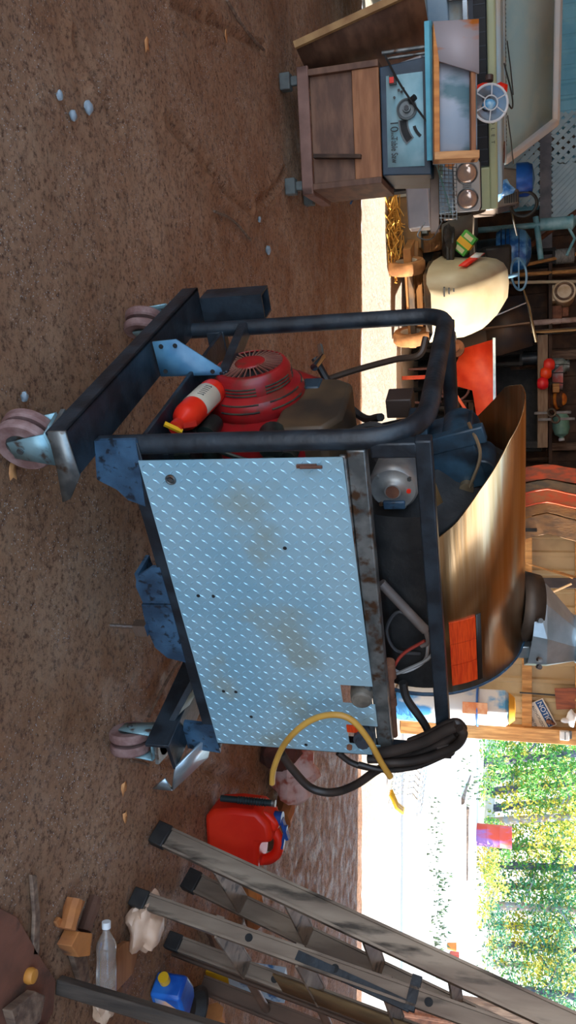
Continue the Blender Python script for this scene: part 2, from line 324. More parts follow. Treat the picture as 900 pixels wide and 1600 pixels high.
# oil drum on a block
p = D(742, 1303, 24.); dz = p.z
t = thing('oil_drum', 'rusty red and purple steel drum standing outside before the trees', 'drum', (p.x, 24, dz-.12))
k = MB(); prof = [(0, .02), (.28, .02), (.3, 0), (.3, .32), (.315, .34), (.3, .36), (.3, .66), (.315, .68), (.3, .7), (.3, .99), (.31, 1.01), (.29, 1.01), (.28, .98), (0, .98)]
k.lathe(Matrix.Translation((0, 0, .12)), prof, 28).build('body', mat('red_purple_drum_paint', (190, 60, 40), (140, 96, 160), rough=.5, scale=2.2, lo=.45, hi=.55, stretch=(1, 1, .4)), t)
k = MB(); k.bb((-.34, -.3, 0), (.34, .3, .12)).build('wooden_skid', wood_old, t, bevel=.01)
def log(name, x0, y0, x1, y1, r, lab, m=wood_old):
    a = G(x0, y0, r*.8); b = G(x1, y1, r*.8); k = MB(); n = 7
    k.tube([a.lerp(b, i/n)+Vector((0, .04*math.sin(i*1.7), .01*math.cos(i*2))) for i in range(n+1)], [r*(1.15-.05*i) for i in range(n+1)], 9); return tag(k.build(name, m), lab, 'log', 'logs on the sandy yard')
log('fallen_pole', 720, 1252, 741, 1180, .07, 'weathered pole lying askew on the sand, left of the drum')
log('fallen_pole', 727, 1262, 727, 1374, .08, 'long grey pole lying level on the sand below the drum')
# tufts of grass on the sand: nobody could count them
k = MB(); rnd = random.Random(4); vs = []; fs = []
for q in range(420):
    r = rnd.random(); 
    if r < .5: xx, yy = rnd.gauss(688, 7), rnd.uniform(1360, 1530)
    elif r < .72: xx, yy = rnd.gauss(680, 6), rnd.uniform(1240, 1370)
    elif r < .85: xx, yy = rnd.gauss(737, 3), rnd.uniform(1330, 1520)
    else: xx, yy = rnd.gauss(724, 8), rnd.uniform(1180, 1260)
    p = G(xx, yy); p.z = -.01+(.9*max(0, p.y-16)/40); s = p.y*.0022*rnd.uniform(.6, 1.5)
    a = rnd.uniform(0, 6.28); d = Vector((math.cos(a), math.sin(a), 0))*s; e = len(vs); vs += [p-d*.6, p+d*.6, p+Vector((rnd.gauss(0, s*.5), rnd.gauss(0, s*.5), s*2.0))]; fs.append((e, e+1, e+2))
tag(k.pts(vs, fs).build('grass_tufts', mat('grey_green_grass', (112, 120, 96), (84, 112, 70), rough=.9, scale=3), smooth=False), 'sparse dry grass tufts scattered over the sandy yard', 'grass', kind='stuff')
for x, y, c, n_, lab in ((700, 1478, (210, 130, 60), 'bucket', 'small orange bucket standing far out on the sand'), (703, 1496, (190, 70, 50), 'crate', 'small red crate standing far out on the sand')):
    p = G(x, y); k = MB(); m_ = mat(n_+'_far', c, rough=.6)
    if n_ == 'bucket': k.lathe(Matrix.Translation((0, 0, 0)), [(0, .01), (.06, 0), (.08, .16), (.085, .165), (.078, .16), (.06, .02), (0, .02)], 16)
    else: k.box((0, 0, .17), (.36, .3, .02)); k.bb((-.18, -.15, 0), (.18, .15, .02)); [k.bb((a*.18-.01, -.15, 0), (a*.18+.01, .15, .34)) for a in (-1, 1)]; [k.bb((-.18, a*.15-.01, 0), (.18, a*.15+.01, .34)) for a in (-1, 1)]
    o = k.build(n_, m_); o.scale = (1, 1, 1) if n_ == 'bucket' else (.5, .5, .5); o.location = (p.x, p.y, .9*max(0, p.y-16)/40-.01); tag(o, lab, n_)
# chicken wire roll on the sand
t = thing('wire_mesh_roll', 'loose roll of hexagonal wire netting lying on the sunny sand', 'wire netting', tuple(G(612, 1195)), .5)
k = MB()
for i in range(16):
    for j in range(9):
        f = lambda a, b: Vector((.17*math.cos(a*.32+.4)+.22, (b-4)*.085+((a % 2)*.04), .17+.17*math.sin(a*.32+.4)))
        k.tube([f(i, j), f(i+1, j)], .004, 4, cap=False); k.tube([f(i+1, j), f(i+1, j+.5) if i % 2 else f(i+1, j-.5)], .004, 4, cap=False)
k.build('netting', chrome, t)
k = MB(); [k.tube([(.05, -.36+i*.03, .03), (.17, -.42+i*.03, .09), (.3, -.36+i*.03, .14)], .018, 6) for i in range(3)]; k.build('yellow_ties', yellow_pl, t)
# ================================================================ THE MACHINE (local: s along the front, t to the back, z up)
MAC = thing('steam_cleaner', 'black steel-framed steam cleaning machine with silver diamond plate side on casters, in the middle', 'pressure washer', (-.174, 1.959, 0), math.radians(33.7))
WID, TOP, LEN = .785, 1.085, 1.095
def part(name, mb, m, par=None, **k): return mb.build(name, m, par or MAC, **k)
# hooped tube frame at the left end, rails and posts
k = MB(); k.tube(arc([(0, 0, .25), (0, 0, TOP-.0), (0, WID, TOP), (0, WID, .2)], [.17, .09], 9), .026, 14); part('hoop_frame', k, steel_black)
k = MB(); k.tube(arc([(LEN, WID, .25), (LEN, WID, TOP), (.02, WID, TOP)], .09, 6), .024, 12); part('rear_rail', k, steel_black)
k = MB(); k.beam((.0, 0, 1.085), (LEN, 0, 1.085), .036, .04).bb((.005, -.018, .96), (.045, .018, 1.07)); part('top_rail', k, steel_black, bevel=.004)
k = MB(); k.bb((LEN-.03, -.018, .3), (LEN+.012, .02, 1.07)); part('corner_post', k, steel_black, bevel=.004)
k = MB(); k.beam((.02, .0, .925), (LEN, .0, .905), .04, .046); k.beam((.03, -.022, .893), (LEN, -.022, .872), .012, .018); part('middle_rail', k, steel_raw, bevel=.004)
k = MB(); k.bb((-.02, -.03, .325), (LEN+.02, .01, .365)); k.bb((-.02, -.03, .36), (LEN, -.026, .372)); part('bottom_rail', k, steel_black, bevel=.003)
k = MB(); k.bb((0, WID-.03, .3), (LEN, WID+.01, .36)); k.bb((LEN-.04, 0, .3), (LEN, WID, .36)); k.bb((.0, 0, .345), (LEN, WID, .357)); k.bb((.5, 0, .31), (.56, WID, .345)); part('deck', k, steel_black, bevel=.003)
# gusset plates under the rail
def gus(poly, t0=-.032, t1=-.02): k = MB(); k.prism(Matrix(((1, 0, 0, 0), (0, 0, -1, 0), (0, 1, 0, 0), (0, 0, 0, 1))), poly, -t1, -t0); return k
k = gus([(-.03, .255), (.085, .228), (.118, .278), (.15, .30), (.17, .345), (-.03, .37)]); 
for a, b in ((.0, .30), (.03, .29), (.06, .28)): k.cyl((a, -.034, b), (a, -.03, b), .006, seg=10)
part('corner_gusset', k, steel_blue)
k = gus([(.375, .31), (.41, .255), (.445, .243), (.505, .25), (.505, .335), (.375, .335)]); k.bb((.40, -.03, .25), (.505, .06, .262)); part('fork_pocket', k, steel_blue)
k = gus([(.51, .335), (.512, .243), (.60, .236), (.68, .244), (.72, .275), (.735, .33)]); k.bb((.515, -.03, .243), (.68, .07, .254)); pk = part('fork_pocket', k, steel_blue)
k = MB(); k.cyl((.59, -.04, .125), (.592, -.04, .22), .0065).bb((.575, -.055, .205), (.615, -.025, .245)); part('hitch_pin', k, chrome, pk)
k = gus([(1.005, .335), (1.0, .262), (1.06, .245), (LEN+.03, .25), (LEN+.04, .36), (1.005, .36)]); part('corner_gusset', k, steel_blue)
# end channels that carry the casters
k = MB(); k.bb((-.11, -.13, .235), (.012, .9, .247)); k.bb((-.11, -.13, .19), (-.1, .9, .247)); k.bb((.0, -.13, .19), (.012, .9, .24)); part('end_channel', k, steel_black, bevel=.002)
k = MB(); k.pts([(-.112, -.13, .247), (.014, -.13, .247), (.08, -.13, .20), (.09, -.13, .175), (-.0, -.13, .19), (-.112, -.13, .2)], [(0, 1, 2, 3, 4, 5)]); part('channel_end_plate', k, steel_raw, solid=.008)
k = MB(); k.bb((.99, -.14, .24), (1.1, .95, .252)); k.bb((.99, -.14, .17), (1.002, .95, .25)); k.beam((.84, .1, .34), (1.05, -.02, .2), .09, .02, (0, 0, 1)); part('end_channel', k, steel_black, bevel=.002)
k = MB(); k.pts([(1.09, -.14, .25), (1.23, -.12, .2), (1.2, -.0, .29), (1.09, .02, .33)], [(0, 1, 2, 3)]); k.pts([(1.23, -.12, .2), (1.23, -.12, .13), (1.15, -.14, .2)], [(0, 1, 2)]); part('galvanised_bracket', k, galv, solid=.008)
# bright blue corner bracket and square tube at the far left post
k = MB(); k.pts([(-.1, .45, .25), (-.103, .45, .326), (-.005, .45, .446), (.016, .45, .452), (.012, .45, .25)], [(0, 1, 2, 3, 4)])
br = part('corner_bracket', k, mat('blue_grey_plate', (70, 118, 150), (92, 140, 168), rough=.4, scale=12, bump=.1), solid=.006)
for a, b in ((-.085, .275), (-.085, .32), (-.005, .27), (.003, .42)): k = MB(); k.cyl((a, .444, b), (a, .456, b), .007, seg=12); part('bolt_hole', k, dark_void, br)
k = MB(); k.beam((.03, .45, .45), (.0, .77, .43), .05, .03); k.beam((.03, .45, .46), (.03, .5, .33), .05, .02); part('post_brace', k, steel_black, bevel=.003)
k = MB(); sq = .045
for a, b, c, d in ((-1, -1, 1, -.86), (-1, .86, 1, 1), (-1, -.86, -.86, .86), (.86, -.86, 1, .86)): k.bb((-.03+a*sq, .93+b*sq, .25), (-.03+c*sq, .93+d*sq, .47))
part('square_tube', k, steel_black)
# casters
def caster(s, t, yaw, R_=.068, name='caster'):
    e = bpy.data.objects.new(name, None); COL.objects.link(e); e.parent = MAC; e.location = (s, t, 0); e.rotation_euler = (0, 0, yaw)
    for sg in (-1, 1):
        k = MB(); k.lathe(frame((0, sg*.021-.015, R_), (0, 1, 0)), [(R_*.55, 0), (R_*.93, 0), (R_, .006), (R_, .024), (R_*.93, .03), (R_*.55, .03), (R_*.55, 0)], 36); k.build('wheel', caster_rubber, e)
    k = MB(); k.cyl((0, -.034, R_), (0, .034, R_), R_*.56, seg=28); k.build('wheel_hub', steel_raw, e)
    k = MB()
    for sg in (-1, 1):
        k.prism(frame((0, sg*.042, 0), (0, 1, 0), (1, 0, 0)), [(-.03, -(R_-.025)), (.0, -(R_-.035)), (.03, -(R_-.02)), (.062, -.185), (-.06, -.185)] if False else [(-.028, R_-.03), (.028, R_-.03), (.05, .19), (-.05, .19)], -.003, .003) if False else k.pts([(-.026, sg*.042, R_-.028), (.026, sg*.042, R_-.028), (.056, sg*.042, .165), (-.05, sg*.042, .165)], [(0, 1, 2, 3)])
    k.pts([(-.05, -.042, .165), (.056, -.042, .165), (.056, .042, .165), (-.05, .042, .165)], [(0, 1, 2, 3)])
    k.build('fork', mat('pale_blue_zinc', (150, 184, 190), (124, 158, 166), rough=.4, metal=.5, scale=14, bump=.1, c3=(96, 84, 76), s3=24), e, solid=.005)
    k = MB(); k.cyl((0, -.05, R_), (0, .05, R_), .009, seg=10); k.build('axle', steel_raw, e)
    k = MB(); k.cyl((0, 0, .16), (0, 0, .19), .04); k.bb((-.055, -.05, .178), (.055, .05, .19)); k.build('swivel_plate', steel_raw, e)
caster(-.05, -.05, .22, .078); caster(-.03, .8, .75); caster(1.07, -.06, 1.15); caster(1.05, .84, .3)
# ---- diamond plate door, raised lozenges in the mesh
k = MB(); PX0, PX1, PZ0, PZ1 = .03, LEN-.012, .362, .9
holes = [(.79, .865, .80, .90), (.955, 1.04, .80, .90)]
def plate_faces(k):
    xs = sorted({PX0, PX1, .79, .865, .955, 1.04}); zs = [PZ0, .80, PZ1-.005]
    for i in range(len(xs)-1):
        for j in range(2):
            cx = (xs[i]+xs[i+1])/2
            if j == 1 and any(a < cx < b for a, b, _, _ in holes): continue
            k.bb((xs[i], -.034, zs[j]), (xs[i+1], -.0305, zs[j+1]))
plate_faces(k)
nx, nz = 44, 23
for i in range(nx):
    for j in range(nz):
        cx = PX0+.014+(PX1-PX0-.028)*i/(nx-1); cz = PZ0+.012+(PZ1-PZ0-.03)*j/(nz-1)
        if any(a-.012 < cx < b+.012 and c-.01 < cz for a, b, c, d in holes): continue
        a = math.radians(48 if (i+j) % 2 else -48); L, Wd = .0115, .0032; ca, sa = math.cos(a), math.sin(a)
        q = [(-L, 0), (0, -Wd), (L, 0), (0, Wd)]; v = [(cx+u*ca-w_*sa, -.034, cz+u*sa+w_*ca) for u, w_ in q]; hh = [(cx+u*.45*ca-w_*.45*sa, -.0362, cz+u*.45*sa+w_*.45*ca) for u, w_ in q]
        k.pts(v+hh, [(4, 5, 6, 7), (0, 1, 5, 4), (1, 2, 6, 5), (2, 3, 7, 6), (3, 0, 4, 7)])
dp = part('diamond_plate_panel', k, mat('diamond_plate', (150, 196, 216), (176, 212, 226), rough=.36, metal=.4, scale=3, c3=(164, 186, 186), s3=4, bump=.03, lo=.35, hi=.7), smooth=False)
k = MB(); 
for a, b in ((.47, .43), (.47, .475), (.845, .43), (.845, .47), (.30, .71), (.95, .5), (1.06, .66)): k.cyl((a, -.0352, b), (a, -.0335, b), .0055, seg=10)
part('rivet_holes', k, dark_void, dp)
k = MB(); k.torus(frame((.085, -.037, .44), (0, 1, 0)), .011, .004, 16, 8).cyl((.085, -.04, .44), (.085, -.034, .44), .006); part('latch_ring', k, steel_raw, dp)
k = MB(); k.bb((.045, -.044, .78), (.053, -.036, .83)).cyl((.049, -.046, .79), (.049, -.046, .845), .004); part('latch_bolt', k, rust, dp)
# things behind the cut-outs
k = MB(); k.lathe(frame((.835, -.0, .855), (0, -1, .1)), [(0, .05), (.024, .05), (.03, .045), (.034, .02), (.034, -.03), (0, -.03)], 24); k.torus(frame((.835, -.045, .86), (0, -1, .1)), .027, .004, 24, 8); part('pressure_gauge', k, mat('dusty_gauge', (84, 78, 70), (120, 112, 100), rough=.5, scale=20))
k = MB(); k.cyl((1.005, -.05, .848), (1.005, .02, .848), .03, seg=20).cyl((1.005, -.066, .848), (1.005, -.05, .848), .02, seg=8); part('selector_knob', k, mat('slate_plastic', (52, 58, 66), (70, 76, 84), rough=.5))
k = MB(); k.bb((.957, -.038, .80), (.985, -.03, .845)); part('orange_tag', k, orange_pl)
k = MB(); k.cyl((LEN-.045, -.045, .80), (LEN-.045, -.03, .80), .009, seg=6); part('plate_bolt', k, rust)
# ---- heating coil drum and its stainless wrap
TC, ZC, RC = .40, 1.015, .302
Mx = frame((0, TC, ZC), (1, 0, 0), (0, -1, 0))   # x -> front (-t), y -> z x x = down/up
def drum(mb, s0, s1, r, a0, a1, n=40, left=None):
    vs = []; 
    for i in range(n+1):
        a = a0+(a1-a0)*i/n; y = TC - r*math.cos(a); z = ZC + r*math.sin(a); l = left(a) if left else s0
        vs += [(l, y, z), (s1, y, z)]
    mb.pts(vs, [(2*i, 2*i+1, 2*i+3, 2*i+2) for i in range(n)]); return mb
def cut(a):                                             # where the wrap starts, by angle from the front
    d = math.degrees(a)
    P = [(-30, .37), (12, .375), (24, .33), (38, .25), (60, .15), (85, .10), (105, .10), (125, .15), (150, .3), (200, .34)]
    for (x0, y0), (x1, y1) in zip(P, P[1:]):
        if d <= x1: return y0+(y1-y0)*(d-x0)/(x1-x0)
    return .34
stain = mat('warm_reflection_stainless', (208, 164, 112), (220, 190, 150), rough=.28, metal=1., scale=3, stretch=(.6, 14, 14), bump=.06, bscale=5)  # orange reflection of the surroundings is put into the base colour
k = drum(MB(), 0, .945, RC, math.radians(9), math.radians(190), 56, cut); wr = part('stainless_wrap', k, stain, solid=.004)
k = drum(MB(), .3, .93, RC-.012, math.radians(150), math.radians(390), 50); k.lathe(frame((.93, TC, ZC), (1, 0, 0)), [(0, 0), (RC-.012, 0)], 40); k.lathe(frame((.36, TC, ZC), (1, 0, 0)), [(0, .0), (RC-.012, 0)], 40); k.lathe(frame((.36, TC, ZC), (-1, 0, 0)), [(RC-.03, 0), (.16, .06), (.13, .1), (0, .1)], 36); part('coil_drum', k, dark_void)
k = MB(); k.torus(frame((.945, TC, ZC), (1, 0, 0)), RC, .006, 60, 8); part('wrap_rim', k, steel_blue, wr)
for i in range(3):
    k = MB(); a0, a1 = math.radians(17.5), math.radians(32.5); s0 = .665+i*.083
    vs = []; 
    for j in range(7):
        a = a0+(a1-a0)*j/6
        for rr in (RC+.001, RC+.005): vs += [(s0, TC-rr*math.cos(a), ZC+rr*math.sin(a)), (s0+.08, TC-rr*math.cos(a), ZC+rr*math.sin(a))]
    fs = []
    for j in range(6):
        b = j*4; fs += [(b+2, b+3, b+7, b+6), (b, b+4, b+5, b+1), (b, b+2, b+6, b+4), (b+1, b+5, b+7, b+3)]
    k.pts(vs, fs+[(0, 1, 3, 2), (24, 26, 27, 25)]); part('orange_marker_plate', k, orange_pl, wr)
k = drum(MB(), .66, .918, RC+.003, math.radians(33), math.radians(36), 4); part('marker_edge', k, black_plastic, wr, solid=.002)
# chimney: collar, offset hood, flue
k = MB(); k.cyl((.86, .43, 1.29), (.875, .44, 1.355), .115, .105, seg=36, cap=False); ch = part('flue_collar', k, mat('soot_brown', (62, 52, 44), (84, 70, 58), rough=.5, metal=.5, scale=8), solid=.005)
k = MB(); k.box((1.0, .42, 1.30), (.05, .12, .075)); part('flue_bracket', k, galv, ch, bevel=.004)
def ring(c, rx, ry, z, n=8, ph=PI/8, tilt=0.): return [Vector((c[0]+rx*math.cos(ph+2*PI*i/n), c[1]+ry*math.sin(ph+2*PI*i/n), z+tilt*math.cos(ph+2*PI*i/n))) for i in range(n)]
k = MB(); r1 = ring((.93, .43), .15, .14, 1.335, tilt=-.02); r2 = ring((.94, .43), .14, .135, 1.385, tilt=-.0); r3 = ring((1.02, .46), .078, .078, 1.475)
k.pts(r1+r2+r3, [(i, (i+1) % 8, 8+(i+1) % 8, 8+i) for i in range(8)]+[(8+i, 8+(i+1) % 8, 16+(i+1) % 8, 16+i) for i in range(8)])
hd = part('flue_hood', k, galv, ch, smooth=False, solid=.003)
k = MB(); k.cyl((1.02, .46, 1.465), (1.02, .46, 3.39), .075, seg=32, cap=False); k.torus(Matrix.Translation((1.02, .46, 1.48)), .076, .004, 32, 8); part('flue_pipe', k, galv, ch)
k = MB(); [k.cyl(p, p+Vector((-.01, -.012, .006)), .008, seg=10) for p in (Vector((.83, .325, 1.36)), Vector((.96, .29, 1.36)), Vector((1.03, .33, 1.36)))]; part('hood_rivets', k, steel_raw, ch)
# ---- burner blower with round end cover
k = MB(); MB_ = frame((.243, .16, .975), (0, -1, 0), (1, 0, 0))
k.lathe(MB_, [(0, .012), (.022, .012), (.026, .006), (.036, .0), (.06, 0), (.066, -.006), (.068, -.02), (.066, -.05), (.06, -.12), (0, -.12)], 40)
bm_ = part('burner_motor', k, mat('grey_cast_alloy', (138, 140, 140), (168, 168, 164), rough=.42, metal=.6, scale=14, bump=.06))
k = MB(); k.cyl(MB_ @ Vector((0, 0, .008)), MB_ @ Vector((0, 0, .017)), .018); part('motor_plug', k, rust, bm_)
k = MB(); k.cyl(MB_ @ Vector((.004, .042, -.002)), MB_ @ Vector((.004, .042, .006)), .006); k2 = k; part('red_button', k, red_pl, bm_)
k = MB(); k.box(MB_ @ Vector((.047, 0, .003)), (.026, .012, .06)); part('vent_slot', k, steel_blue, bm_, bevel=.004)
for a in (.5, 2.2, 3.9, 5.6): k = MB(); k.cyl(MB_ @ Vector((.057*math.cos(a), .057*math.sin(a), -.004)), MB_ @ Vector((.057*math.cos(a), .057*math.sin(a), .007)), .006, seg=6); part('cover_screw', k, steel_raw, bm_)
k = MB(); k.box((.25, .36, 1.12), (.17, .14, .16), (0, -.25, 0)); k.bb((.13, .3, 1.0), (.3, .42, 1.06)); k.box((.17, .3, 1.14), (.05, .03, .15), (0, -.25, 0)); k.cyl((.2, .3, 1.14), (.2, .44, 1.14), .055, seg=24); k.cyl((.28, .3, 1.2), (.28, .42, 1.2), .04, seg=20)
pb = part('burner_pump_box', k, mat('dark_blue_steel', (18, 28, 36), (40, 66, 82), rough=.38, scale=11, bump=.15), bevel=.004)
k = MB(); k.cyl((.31, .3, 1.07), (.31, .27, 1.07), .018).cyl((.315, .3, 1.16), (.315, .27, 1.16), .02).tube(spline([(.12, .3, 1.17), (.2, .27, 1.2), (.3, .26, 1.17)]), .005, 6); part('brass_fittings', k, mat('dull_brass', (140, 108, 74), (170, 150, 120), rough=.35, metal=.8), pb)
k = MB(); k.pts([(.16, .2, 1.06), (.36, .18, 1.06), (.38, .2, 1.13), (.33, .22, 1.10)], [(0, 1, 2, 3)]); part('heat_shield', k, mat('polished_brass_plate', (196, 160, 110), rough=.3, metal=.8), pb, solid=.004)
# ---- engine with the recoil cover facing the left end
EN = bpy.data.objects.new('engine', None); COL.objects.link(EN); EN.parent = MAC; EN.location = (.06, .02, .0)
FC = Vector((.06, .5, .515)); Mf = frame(FC, (-1, 0, 0), (0, 0, 1))
eng = MB(); eng.prism(frame((.13, 0, 0), (1, 0, 0), (0, 1, 0)), [(.26, .36), (.7, .36), (.74, .46), (.74, .6), (.66, .7), (.5, .74), (.3, .74), (.22, .66), (.22, .44)], -.05, .3)
eng.build('engine_block', red_paint, EN, bevel=.02)
k = MB(); k.lathe(Mf, [(.155, -.03), (.153, .02), (.145, .035), (.122, .045), (.119, .085), (.110, .1), (.1, .105)], 44); k.lathe(Mf, [(.048, .108), (.04, .112), (0, .112)], 32); fc = k.build('recoil_cover', red_paint, EN, solid=.003)
k = MB()
for i in range(34):
    a = 2*PI*i/34; k.beam(Mf @ Vector((.046*math.cos(a), .046*math.sin(a), .108)), Mf @ Vector((.102*math.cos(a), .102*math.sin(a), .104)), .0035, .006, (1, 0, 0))
k.build('recoil_grille', mat('dusty_red_bars', (116, 62, 52), (140, 96, 78), rough=.6), fc)
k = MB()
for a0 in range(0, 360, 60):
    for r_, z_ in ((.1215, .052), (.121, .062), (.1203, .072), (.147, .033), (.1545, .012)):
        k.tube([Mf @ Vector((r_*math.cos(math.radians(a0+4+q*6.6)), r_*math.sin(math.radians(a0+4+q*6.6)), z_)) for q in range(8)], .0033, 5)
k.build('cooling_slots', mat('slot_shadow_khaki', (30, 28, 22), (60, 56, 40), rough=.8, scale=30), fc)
k = MB(); k.cyl(Mf @ Vector((0, 0, .02)), Mf @ Vector((0, 0, .10)), .099, seg=36); k.build('flywheel', dark_void, fc)
k = MB(); k.prism(frame((.06, 0, 0), (1, 0, 0), (0, 1, 0)), [(.27, .62), (.62, .62), (.6, .76), (.56, .81), (.34, .815), (.27, .77)], 0, .26); ab = k.build('air_box', mat('dusty_brown_black_box', (52, 44, 36), (84, 66, 46), rough=.5, scale=6), EN, bevel=.014)
k = MB(); k.bb((.07, .47, .63), (.1, .61, .73)); k.bb((.055, .53, .65), (.07, .6, .71)); k.build('carburettor_cover', mat('blue_black_plastic', (24, 38, 48), (40, 60, 72), rough=.4), EN, bevel=.006)
k = MB(); k.bb((.066, .49, .655), (.07, .52, .70)); k.build('pale_sticker', mat('sticker_grey', (120, 128, 120), rough=.5), EN)
k = MB(); k.cyl((.08, .28, .62), (.08, .2, .64), .04, seg=20).cyl((.05, .3, .44), (.05, .22, .44), .03).tube(spline([(.05, .3, .4), (.03, .2, .42), (.05, .14, .5), (.08, .12, .6)]), .007, 8).bb((.06, .13, .36), (.22, .22, .42)).cyl((.06, .17, .47), (.2, .17, .47), .028).cyl((.1, .15, .63), (.3, .15, .63), .035).cyl((.08, .13, .7), (.08, .2, .7), .022)
k.build('manifold_fittings', mat('oily_black_metal', (34, 42, 40), (58, 66, 60), rough=.35, metal=.5, scale=18), EN)
k = MB(); k.bb((.04, .1, .357), (.5, .7, .372)); k.build('mounting_tray', steel_black, EN)
k = MB(); k.cyl((.03, .62, .68), (.03, .7, .69), .012).tube(spline([(.03, .7, .69), (.02, .77, .67)]), .01, 6); k.build('throttle_knob', chrome, EN)
# pipes, wires and hoses fixed to the frame
k = MB(); k.tube(spline([(.2, WID-.03, .64), (.16, .76, .78), (.12, .74, .92), (.1, .72, 1.0), (.06, .76, 1.02)]), .011, 8); part('fuel_hose', k, mat('brown_black_hose', (50, 38, 30), (74, 56, 42), rough=.5))
k = MB(); k.tube(spline([(.1, .74, .66), (.2, .7, .72), (.26, .62, .82), (.2, .5, .9)]), .013, 8); part('fuel_hose', k, rubber)
k = MB(); k.tube(spline([(.16, .3, .8), (.12, .3, .92), (.2, .28, .99), (.3, .22, .93)]), .009, 8); part('control_cable', k, rubber)
k = MB(); k.bb((.125, .46, .925), (.185, .54, 1.0)); part('wiring_box', k, mat('dark_brown_box', (56, 42, 36), (70, 56, 46), rough=.5), bevel=.004)
k = MB(); k.cyl((.5, .08, .93), (.66, .07, 1.045), .014, seg=14); k.tube(spline([(.66, .07, 1.045), (.7, .065, 1.05), (.72, .07, 1.03)]), .007, 8); part('conduit', k, mat('taupe_conduit', (92, 84, 80), (120, 110, 104), rough=.5))
for c, P in (((128, 128, 126), [(.66, .09, 1.04), (.74, .06, 1.06), (.8, .05, .98), (.84, .06, .92)]), ((58, 58, 60), [(.68, .09, 1.03), (.62, .1, .97), (.68, .09, .93), (.76, .09, .95), (.78, .1, 1.02)]), ((150, 52, 40), [(.7, .07, 1.04), (.76, .07, .97), (.83, .06, .93)]), ((160, 160, 160), [(.7, .08, 1.05), (.8, .09, 1.03), (.84, .08, .96), (.8, .08, .92)])):
    k = MB(); k.tube(spline(P), .005, 6); part('wire', k, mat('wire_%d_%d' % (c[0], c[1]), c, rough=.5))
k = MB(); k.tube(spline([(.84, .04, .97), (.9, .03, .98), (1.0, .02, 1.03), (1.08, .0, 1.05)]), .013, 8); part('drain_hose', k, rubber)
k = MB(); k.cyl((.78, .04, .935), (1.06, .03, .928), .012, seg=12).cyl((.76, .04, .935), (.82, .04, .935), .018).cyl((.9, .035, .93), (.93, .035, .93), .017); part('lance_pipe', k, rust)
# hose bundle hung over the right corner
hose_black = mat('black_hose', (34, 30, 28), (58, 48, 42), rough=.45, scale=10)
def hose(name, P, r, m, lab, grp=None):
    k = MB(); k.tube(spline([MAC_M @ Vector(p) for p in P], 10), r, 10); o = k.build(name, m); return tag(o, lab, 'hose', grp)
MAC_M = Matrix.Translation((-.174, 1.959, 0)) @ Matrix.Rotation(math.radians(33.7), 4, 'Z')
def TM(x, y, t):                                        # a point on a plane parallel to the machine's front
    d = ray(x, y); n = MAC_M.to_3x3() @ Vector((0, 1, 0)); o0 = MAC_M.translation; k_ = ((o0-Vector((0, 0, EYE))).dot(n)+t)/d.dot(n)
    return Vector((0, 0, EYE)) + d*k_
t = thing('high_pressure_hose', 'thick black hose looped several times round the right corner of the machine', 'hose', tuple(MAC_M @ Vector((LEN, 0, 1.1))))
o0 = MAC_M @ Vector((LEN, 0, 1.1))
for P, t_, r_ in (([(585, 1178), (620, 1172), (660, 1160), (695, 1142), (714, 1134)], -.05, .017), ([(575, 1186), (615, 1184), (660, 1172), (700, 1156), (722, 1142), (716, 1130), (700, 1132), (670, 1148), (640, 1160)], -.035, .014),
    ([(600, 1192), (640, 1190), (680, 1180), (712, 1166), (724, 1148), (718, 1138)], -.065, .013), ([(560, 1194), (600, 1203), (650, 1198), (690, 1182), (706, 1176), (702, 1166), (684, 1168)], -.05, .009),
    ([(440, 1178), (458, 1203), (486, 1231), (520, 1238), (556, 1226), (592, 1202), (640, 1182), (690, 1160), (712, 1146)], -.04, .0135), ([(528, 1176), (550, 1192), (580, 1200), (625, 1202), (660, 1190)], -.025, .010)):
    k = MB(); k.tube(spline([TM(x, y, t_)-o0 for x, y in P], 8), r_, 10); k.build('hose_loop', hose_black, t)
k = MB(); k.tube(spline([TM(x, y, -.1) for x, y in ((425, 1224), (428, 1200), (445, 1162), (478, 1130), (515, 1117), (548, 1124), (576, 1156), (596, 1192), (610, 1214))], 8), .0095, 10)
tag(k.build('yellow_hose', mat('yellow_hose_rubber', (206, 158, 72), (186, 138, 58), rough=.45)), 'yellow ochre hose arching across the diamond plate', 'hose')
# fire extinguisher lying on the tray
a = MAC_M @ Vector((.055, .43, .42)); b = MAC_M @ Vector((.035, .17, .40))
t = thing('fire_extinguisher', 'small red fire extinguisher with a white label lying on the machine frame', 'fire extinguisher', tuple(a)); d = (b-a).normalized(); Mq = frame((0, 0, 0), d, (0, 0, 1)); Lq = (b-a).length
k = MB(); k.lathe(Mq, [(0, -.0), (.03, .0), (.038, .008), (.04, .02), (.04, .20), (.034, .225), (.018, .245), (.016, .262), (0, .262)], 32); k.build('cylinder', mat('extinguisher_red', (214, 34, 18), (230, 52, 28), rough=.3), t)
k = MB(); k.lathe(Mq, [(.0405, .05), (.0412, .052), (.0412, .15), (.0405, .152)], 32, math.radians(-20), math.radians(215)); lb = k.build('label', mat('cream_label', (206, 196, 174), (190, 178, 156), rough=.5), t)
toc = (Vector((0, 0, EYE))-a); toc = (toc-d*toc.dot(d)).normalized(); Mc = frame((0, 0, 0), d, toc)
k = MB()
for i_ in range(6): k.tube([Mc @ Vector((.0415*math.cos(q), .0415*math.sin(q), .065+.012*i_+.01*(q-.2))) for q in (.25, .4, .55, .7)], .0013, 5)
for i_ in (0, 5): k.tube([Mc @ Vector((.0415*math.cos(q), .0415*math.sin(q), .068+.012*i_)) for q in (.25, .32)] + [Mc @ Vector((.0415*math.cos(.32), .0415*math.sin(.32), .062+.012*i_))], .0013, 5)
k.build('label_print', black_plastic, lb)
